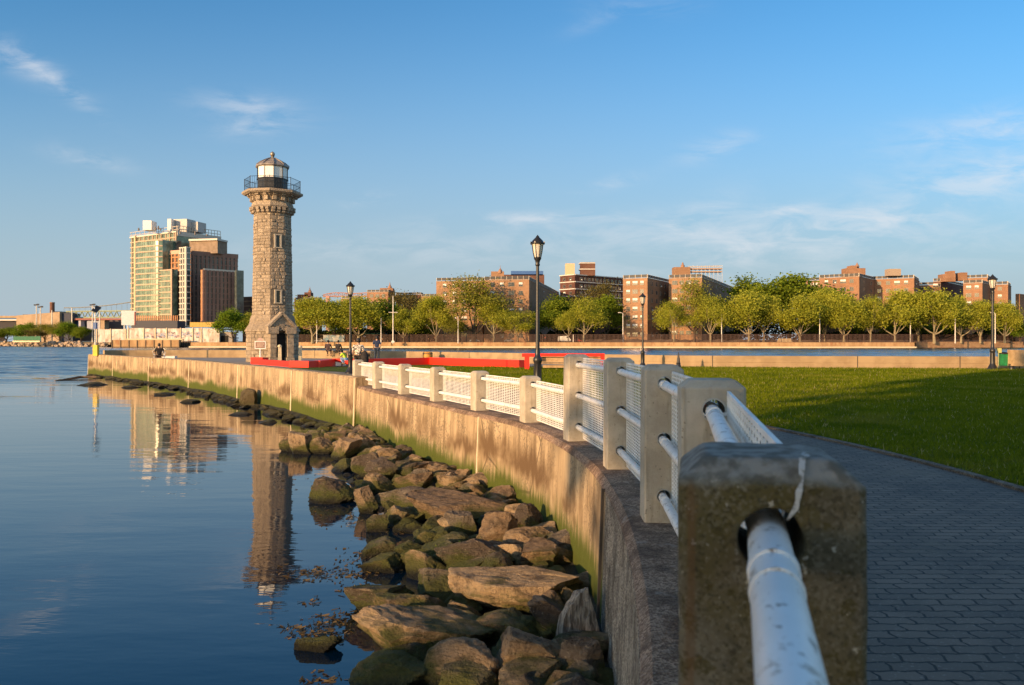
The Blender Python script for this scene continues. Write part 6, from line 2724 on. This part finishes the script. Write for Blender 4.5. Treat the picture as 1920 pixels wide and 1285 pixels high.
a, b = at(355, 451.5, TD + 4), at(414, 448, TD + 4)
w.box(((a.x + b.x) / 2, TD + 9, (a.z + b.z) / 2), (b.x - a.x, 11, b.z - a.z), -.2)
w.build('penthouse_parapet', whitep, tw)
w = MB()                      # open roof frame
t_, n_, ln = T1.side('L')
for f in [i / 10 for i in range(11)]:
    q = T1.c + t_ * ln * f - n_ * .4
    w.tube([(q.x, q.y, T1.z1), (q.x, q.y, T1.z1 + 3.0)], .16, 5)
q0, q1 = T1.c + t_ * ln * 1.03 - n_ * .4, T1.c + t_ * ln * -.02 - n_ * .4
for zz_ in (1.2, 3.0):
    w.tube([(q0.x, q0.y, T1.z1 + zz_), (q1.x, q1.y, T1.z1 + zz_)], .18, 5)
t_, n_, ln = T1.side('R')
for f in [i / 14 for i in range(15)]:
    q = T1.c + t_ * ln * f - n_ * .4
    w.tube([(q.x, q.y, T1.z1), (q.x, q.y, T1.z1 + 3.4)], .17, 5)
q0, q1 = T1.c - n_ * .4, T1.c + t_ * ln - n_ * .4
for zz_ in (1.5, 3.4):
    w.tube([(q0.x, q0.y, T1.z1 + zz_), (q1.x, q1.y, T1.z1 + zz_)], .18, 5)
w.build('roof_railing', steelw, tw)
w = MB()
for (x, y0, h_) in ((260, 431, 1.6), (292, 430, 1.8), (297, 429, 2.2), (301, 431, 1.4), (338, 437, 1.5), (366, 439, 2.2), (388, 441, 1.2)):
    q = at(x, y0, TD + 8)
    w.lathe([(.5, 0), (.55, h_ * .5), (.3, h_)], (q.x, q.y, q.z - .5), 8)
w.build('roof_equipment', plain('roof_units', (.16, .14, .13), .7), tw)
w = MB()
for (xa, xb, ya, yb_, dd_) in ((255, 340, 602, 622, TD - 30),):
    a, b = at(xa, yb_, dd_), at(xb, ya, dd_)
    w.box(((a.x + b.x) / 2, dd_, (a.z + b.z) / 2), (b.x - a.x, 10, b.z - a.z))
w.build('podium', plain('dark_blue_podium', (.055, .055, .07), .7), tw)
w = MB()
for i in range(22):
    q = at(257 + i * 3.6, 597, TD - 24)
    w.box((q.x, q.y, q.z), (.45, .5, 3.0))
w.build('podium_pier', orange, tw)

# site hoardings and sheds on the left bank
yl = thing('yellow_hoarding', (at(382, 0, 420).x, 420, ZF), 'yellow hoarding board at the foot of the tower', 'hoarding')
w = MB()
a, b = at(356, 0, 420), at(410, 0, 420)
for i in range(9):
    q = a.lerp(b, (i + .5) / 9)
    w.box((q.x, 420, (at(0, 613, 420).z + at(0, 605, 420).z) / 2), ((b.x - a.x) / 9 - .06, .2, 2.5))
w.build('board', plain('yellow_board', (.50, .33, .07), .7), yl)
w = MB()
for i in range(10):
    q = a.lerp(b, i / 9)
    w.box((q.x, 420.2, ZF + 3.4), (.18, .15, 7))
w.build('stake', M['wood'], yl)


def m_hoard():
    t = NT('weathered_white_hoarding')
    w = t.coord('World')
    a = t.noise(t.mapping(w, (.5, .5, .15)), 1.0, 6, .65)
    c = t.mix(t.step(a, .38, .62), (.44, .37, .31), (.70, .64, .58))
    c = t.mix(t.math('MULTIPLY', t.step(t.noise(w, .5, 5), .54, .64), .6), c, (.26, .15, .10))
    return t.done(c, .85)


hoard = m_hoard()
wh = thing('white_hoarding', (at(290, 0, 375).x, 375, ZF), 'long dirty white hoarding wall with scribbled panels below the tower', 'hoarding')
xs = [182, 208, 236, 241, 270, 292, 313, 339, 362, 378, 412]
for i in range(len(xs) - 1):
    a, b = at(xs[i], 0, 376), at(xs[i + 1], 0, 376)
    hh_ = at(0, 617 - (1 if i > 2 else 0) + random.uniform(-.8, .8), 376).z
    w = MB()
    w.box(((a.x + b.x) / 2, 376, (ZF + hh_) / 2), (b.x - a.x - .2, .3, hh_ - ZF))
    w.build('panel', hoard, wh)
    w = MB()
    w.box((a.x, 375.7, (ZF + hh_) / 2 + .15), (.4, .35, hh_ - ZF + .3))
    w.build('post', M['joint'], wh)
graf = [plain('blue_grey_spray', (.30, .34, .46), .8), plain('dark_spray', (.12, .10, .11), .8), plain('pink_spray', (.55, .33, .30), .8)]
rg = random.Random(4)
for (x0, x1) in ((272, 289), (293, 312), (316, 336), (341, 360), (364, 376)):
    w = MB()
    for k in range(26):
        q = at(rg.uniform(x0, x1), rg.uniform(623, 633), 375.6)
        w.obox((q.x, 375.82 - .004 * k * .1, q.z), (rg.uniform(.2, .8), 0, rg.uniform(-.3, .3)), (0, .004, 0), (rg.uniform(-.1, .1), 0, rg.uniform(.1, .3)), rg.choice((0, 0, 1, 2)))
    w.build('scribble', graf, wh)
w = MB()
a, b = at(240, 0, 372), at(345, 0, 372)
w.box(((a.x + b.x) / 2, 371, ZF + .8), (b.x - a.x, 1.2, 1.7))
tag(w.build('site_barrier', M['joint']), 'low pale concrete barrier in front of the white hoarding', 'barrier')
sg = thing('billboard', (at(243, 0, 385).x, 385, ZF), 'blank white square billboard on two legs left of the tower', 'billboard')
a, b = at(229, 610, 385), at(254, 583, 385)
w = MB()
w.box(((a.x + b.x) / 2, 385, (a.z + b.z) / 2), (b.x - a.x, .5, b.z - a.z), .35)
bd = w.build('board', plain('white_board', (.86, .84, .80), .6), sg)
w = MB()
w.box(((a.x + b.x) / 2 + 1.6, 386.8, (a.z + b.z) / 2 - .2), (b.x - a.x + .6, .4, b.z - a.z - .5), -.9)
w.build('back_panel', plain('maroon_panel', (.20, .08, .07), .7), sg)
for x in (233, 240):
    q = at(x, 0, 385)
    w = MB()
    w.tube([(q.x, 385.1, ZF - .2), (q.x, 385.1, a.z + .3)], .28, 6)
    w.build('leg', M['white'], sg)
tr = thing('site_shed', (at(400, 0, 378).x, 378, ZF), 'grey shed with dark opening beside the bright green tree', 'shed')
w = MB()
a, b = at(412, 0, 378), at(438, 0, 378)
w.box(((a.x + b.x) / 2, 380, ZF + 2.2), (b.x - a.x, 4, 4.4))
w.build('wall', plain('grey_shed', (.30, .28, .28), .8), tr)
w = MB()
w.box(((a.x + b.x) / 2 - 1, 377.9, ZF + 1.6), (3.4, .2, 3.2))
w.build('opening', M['dark'], tr)
w = MB()
w.box(((a.x + b.x) / 2, 380, ZF + 4.5), (b.x - a.x + .6, 4.6, .25))
w.build('roof', whitep, tr)

# road bridge on the far left: deck, tan abutment, green truss, suspension cables
RD = 560.0
vb = thing('road_bridge', (at(100, 0, RD).x, RD, ZF), 'road bridge with tan abutment, green truss and thin cables left of the tower', 'bridge')
dz = lambda y: at(0, y, RD).z
tan_ab = mottled('tan_abutment', (.34, .24, .15), (.44, .32, .21), .2, .9, 0, kind='World')


def slab(x0, x1, y0, y1, dep, mat, name, m=None, d=RD):
    a, b = at(x0, y1, d), at(x1, y0, d)
    w = MB()
    w.box(((a.x + b.x) / 2, d, (a.z + b.z) / 2), (b.x - a.x, dep, b.z - a.z))
    return w.build(name, mat, m or vb)


slab(-120, 46, 593, 597, 14, tan_ab, 'deck')
slab(-120, 46, 599.5, 602, 13, whitep, 'girder')
slab(-100, -94, 600, 640, 6, tan_ab, 'pier')
slab(-2, 4, 600, 640, 6, tan_ab, 'pier')
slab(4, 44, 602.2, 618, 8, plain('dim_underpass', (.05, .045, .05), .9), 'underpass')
w = MB()
a, b, c_, e_ = at(44, 642, RD), at(124, 642, RD), at(124, 586, RD), at(44, 592.5, RD)
w.add([(a.x, RD - 8, a.z), (b.x, RD - 8, b.z), (c_.x, RD - 8, c_.z), (e_.x, RD - 8, e_.z), (a.x, RD + 8, a.z), (b.x + 3, RD + 8, b.z), (c_.x + 3, RD + 8, c_.z), (e_.x, RD + 8, e_.z)],
      [(0, 1, 2, 3), (4, 7, 6, 5), (0, 4, 5, 1), (1, 5, 6, 2), (2, 6, 7, 3), (3, 7, 4, 0)])
w.build('abutment', tan_ab, vb)
slab(105, 119, 584.6, 586.5, 8, M['dark_joint'], 'rail_screen')
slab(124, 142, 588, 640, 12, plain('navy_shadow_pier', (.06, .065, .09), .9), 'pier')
gt = plain('pale_green_steel', (.33, .38, .26), .6)
w = MB()
for yy_ in (584.5, 596.5):
    a, b = at(124, yy_, RD), at(252, yy_ - 1.5, RD)
    w.tube([a, b], .55, 5)
nseg = 22
for i in range(nseg):
    a, b = at(132 + i * 5.4, 584.6 - i * .06, RD), at(132 + (i + 1) * 5.4, 596.3 - i * .06, RD)
    if i % 2:
        a, b = at(132 + i * 5.4, 596.3 - i * .06, RD), at(132 + (i + 1) * 5.4, 584.6 - i * .06, RD)
    w.tube([a, b], .40, 4)
w.build('truss', gt, vb)
slab(144, 252, 597.5, 600.5, 8, plain('brick_red_girder', (.30, .11, .09), .8), 'girder')
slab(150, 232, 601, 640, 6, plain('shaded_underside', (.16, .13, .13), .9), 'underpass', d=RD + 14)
slab(192, 200, 600, 625, 6, tan_ab, 'pier')
slab(150, 155, 600, 630, 5, plain('pale_blue_pier', (.45, .45, .52), .8), 'pier')
slab(166, 190, 602, 618, 4, plain('grey_blue_panel', (.34, .36, .44), .8), 'side_panel')
w = MB()
for off in (0, 4):
    pts = [at(120 + (258 - 120) * (i / 14), 577 - 13 * (i / 14) ** 2 + off * .2, RD + 6 + off) for i in range(15)]
    w.tube(pts, .22, 4)
    for i in range(0, 15):
        w.tube([pts[i], (pts[i].x, pts[i].y, dz(584.5))], .11, 4)
w.build('cable', plain('grey_cable', (.32, .34, .34), .6), vb)
ck = thing('chimney', (at(98, 0, 600).x, 600, ZF), 'dark brick chimney rising behind the tan bridge abutment', 'chimney')
q = at(98, 567, 600)
w = MB()
w.lathe([(1.9, 0), (1.6, q.z - ZF)], (q.x, 600, ZF), 10)
w.build('stack', brC, ck)
w = MB()
w.lathe([(1.75, q.z - .8), (1.75, q.z - .1)], (q.x, 600, 0), 10)
w.build('rim', brB, ck)
tk = thing('parked_truck', (at(49, 0, RD).x, RD, dz(593)), 'dark truck on the road bridge deck above the tan wall', 'truck')
slab(45, 54, 590, 593.2, 3, plain('truck_body', (.04, .04, .045), .6), 'body', tk)
slab(51.5, 54.5, 591, 593.4, 2.6, M['dark'], 'cab', tk)

# light masts on the left bank and lamp posts along the far bank
white_p = plain('pale_mast', (.62, .58, .52), .6)
mast0 = None
for (x, yt, yb, d, lab, head) in ((68.5, 573, 612, 470, 'tall floodlight mast with a cluster head, leftmost of the pair before the abutment', 1), (76, 577, 612, 480, 'tall floodlight mast right of its twin before the abutment', 1),
                                  (97.5, 582, 612, 460, 'plain pale mast in front of the chimney', 0), (135, 578, 640, 455, 'thin pale mast in front of the dark bridge pier', 0),
                                  (173.5, 573, 640, 440, 'tall floodlight mast behind the solar beacon', 1), (187, 585, 640, 442, 'pale mast just right of the solar beacon', 0)):
    q = at(x, yt, d)
    o = thing('light_mast', (q.x, d, ZF), lab, 'light mast', 'light masts on the left bank')
    w = MB()
    w.tube([(q.x, d, ZF - .1), (q.x, d, q.z)], [.42, .28], 8)
    w.build('pole', white_p, o)
    if head:
        w = MB()
        for sx in (-1.2, -.4, .4, 1.2):
            w.box((q.x + sx, d, q.z + .3 + .3 * (sx > 0)), (.6, .5, .7))
        w.box((q.x, d, q.z), (3.0, .3, .2))
        w.build('lamp_head', M['dark_joint'], o)
mst = at(737, 555, 344)
o = thing('flag_mast', (mst.x, 344, ZF), 'tall white mast with a crossbar on the far bank right of the man in navy', 'flagpole')
w = MB()
w.tube([(mst.x, 344, 1.8), (mst.x, 344, mst.z)], [.30, .16], 8)
w.build('pole', white_p, o)
cz_ = at(0, 586, 344).z
w = MB()
w.tube([(mst.x - 2.0, 344, cz_), (mst.x + 2.0, 344, cz_)], .14, 6)
w.build('crossbar', white_p, o)
w = MB()
w.frustum((mst.x, 344, ZF - .1), (1.5, 1.5), (1.1, 1.1), .8)
w.build('base', white_p, o)
for (x, yt, arm, lab) in ((594, 600, 0, 'pale lamp pole before the first plane tree right of the lighthouse'), (714.5, 596, 0, 'pale lamp pole left of the white mast'), (859, 593, 0, 'pale lamp pole before the left part of the first brick block'),
                          (1075, 627, 0, 'short pale pole beside the white van'), (1168, 588, -3, 'pale lamp pole at the left corner of the second brick block'),
                          (1353, 587, 0, 'pale lamp pole left of the open spreading plane tree'), (1537, 584, 0, 'pale lamp pole before the broad yellow tree'),
                          (1707, 585, -3, 'pale lamp pole with a bent arm before the right wing of the third brick block'), (1791, 586, -4, 'pale lamp pole with a bent arm left of the right lamp post'),
                          (1866, 588, -3, 'pale lamp pole partly hidden by the right lamp post')):
    q = at(x, yt, 345)
    o = thing('lamp_pole', (q.x, 345, ZF), lab, 'lamp post', 'pale lamp poles along the far bank')
    w = MB()
    w.tube([(q.x, 345, 1.9), (q.x, 345, q.z)], [.24, .14], 7)
    w.build('pole', white_p, o)
    if arm:
        w = MB()
        w.tube([(q.x, 345, q.z - .3), (q.x + arm * .12, 345, q.z + .25), (q.x + arm * .35, 345, q.z + .4)], .10, 5)
        w.box((q.x + arm * .5, 345, q.z + .38), (1.2, .5, .28))
        w.build('lamp_head', white_p, o)


# vehicles and clutter behind the chain-link fence
def vehicle(x, d, ln, ht, body_m, label, cat, van=False):
    p = at(x, 0, d)
    t = thing('parked_van' if van else 'parked_car', (p.x, d, ZF), label, cat)
    w = MB()
    prof = [(-.5, .18), (-.5, .62), (-.47, .95), (.28, 1.0), (.42, .6), (.5, .5), (.5, .18)] if van else [(-.5, .2), (-.5, .6), (-.36, .64), (-.26, 1.0), (.14, 1.0), (.27, .64), (.48, .55), (.5, .2)]
    pts = [(px * ln, pz * ht) for px, pz in prof]
    n = len(pts)
    vs = [(p.x + a, d + s * .9, ZF + b) for s in (-1, 1) for a, b in pts]
    w.add(vs, [tuple(range(n)), tuple(range(n, 2 * n))[::-1]] + [(i, (i + 1) % n, n + (i + 1) % n, n + i) for i in range(n)])
    w.build('body', body_m, t)
    w = MB()
    if van:
        w.box((p.x + .26 * ln, d, ZF + .78 * ht), (.16 * ln, 1.84, .26 * ht))
    else:
        w.box((p.x - .06 * ln, d, ZF + .80 * ht), (.36 * ln, 1.84, .26 * ht))
    w.build('window', WMATS[1], t)
    for sx in (-.32, .32):
        w = MB()
        for sy in (-.85, .85):
            w.tube([(p.x + sx * ln, d + sy - .1, ZF + .35), (p.x + sx * ln, d + sy + .1, ZF + .35)], .36, 12)
        w.build('wheel', M['dark'], t)
    return t


vehicle(1058, 356, 5.6, 2.9, plain('white_car_paint', (.70, .69, .66), .35), 'white van parked behind the chain link fence left of the yellow plane tree', 'van', True)
vehicle(1082, 360, 4.5, 1.6, plain('red_car_paint', (.30, .05, .03), .35), 'red car parked behind the chain link fence near the white van', 'car')
vehicle(890, 361, 4.6, 1.6, plain('silver_car_paint', (.42, .42, .42), .3, .4), 'silver car parked below the first brick block', 'car')
vehicle(955, 361, 4.6, 1.6, plain('grey_car_paint', (.20, .20, .21), .3, .3), 'grey car parked below the right end of the first brick block', 'car')
vehicle(600, 359, 4.6, 1.6, plain('pale_car_paint', (.50, .48, .44), .3, .2), 'pale car parked under the first plane tree right of the lighthouse', 'car')
w = MB()
q = at(1471, 0, 356)
w.frustum((q.x, 356, ZF), (6, 3), (5, 2.2), 1.7)
tag(w.build('dumpster', plain('tan_dumpster', (.44, .34, .22), .8)), 'tan skip lying behind the fence under the broad yellow tree', 'skip')
mu = thing('mural_wall', (at(622, 0, 366).x, 366, ZF), 'pale blue painted wall behind the seated pair under the plane trees', 'wall')
mur = NT('pale_blue_mural')
v = mur.coord('World')
cc = mur.mix(mur.step(mur.noise(mur.mapping(v, (.6, .6, .4)), 1.0, 3), .46, .54), (.20, .36, .46), (.56, .60, .60))
w = MB()
a, b = at(606, 0, 366), at(646, 0, 366)
w.box(((a.x + b.x) / 2, 366, ZF + 1.7), (b.x - a.x, .4, 3.2))
w.build('face', mur.done(cc, .8), mu)
w = MB()
w.box(((a.x + b.x) / 2, 366, ZF + 3.36), (b.x - a.x + .3, .6, .14))
w.build('coping', M['joint'], mu)
cn = thing('canopy', (at(700, 0, 364).x, 364, ZF), 'dark green canopy roof on posts under the trees left of the mast', 'canopy')
w = MB()
q = at(700, 0, 364)
w.frustum((q.x, 366, ZF + 3.4), (12, 6), (10, 4), .9)
w.build('roof', plain('green_canopy', (.03, .09, .06), .8), cn)
for sx in (-5, 0, 5):
    w = MB()
    w.tube([(q.x + sx, 364, ZF), (q.x + sx, 364, ZF + 3.4)], .15, 6)
    w.build('post', M['dark_joint'], cn)
q = at(1022.5, 0, 353)
person((q.x, 353, ZF + .9), .4, 'stand', 'person in a red top on the far bank beside the white van', plain('red_top', (.45, .05, .03), .8), denim, 1.0)
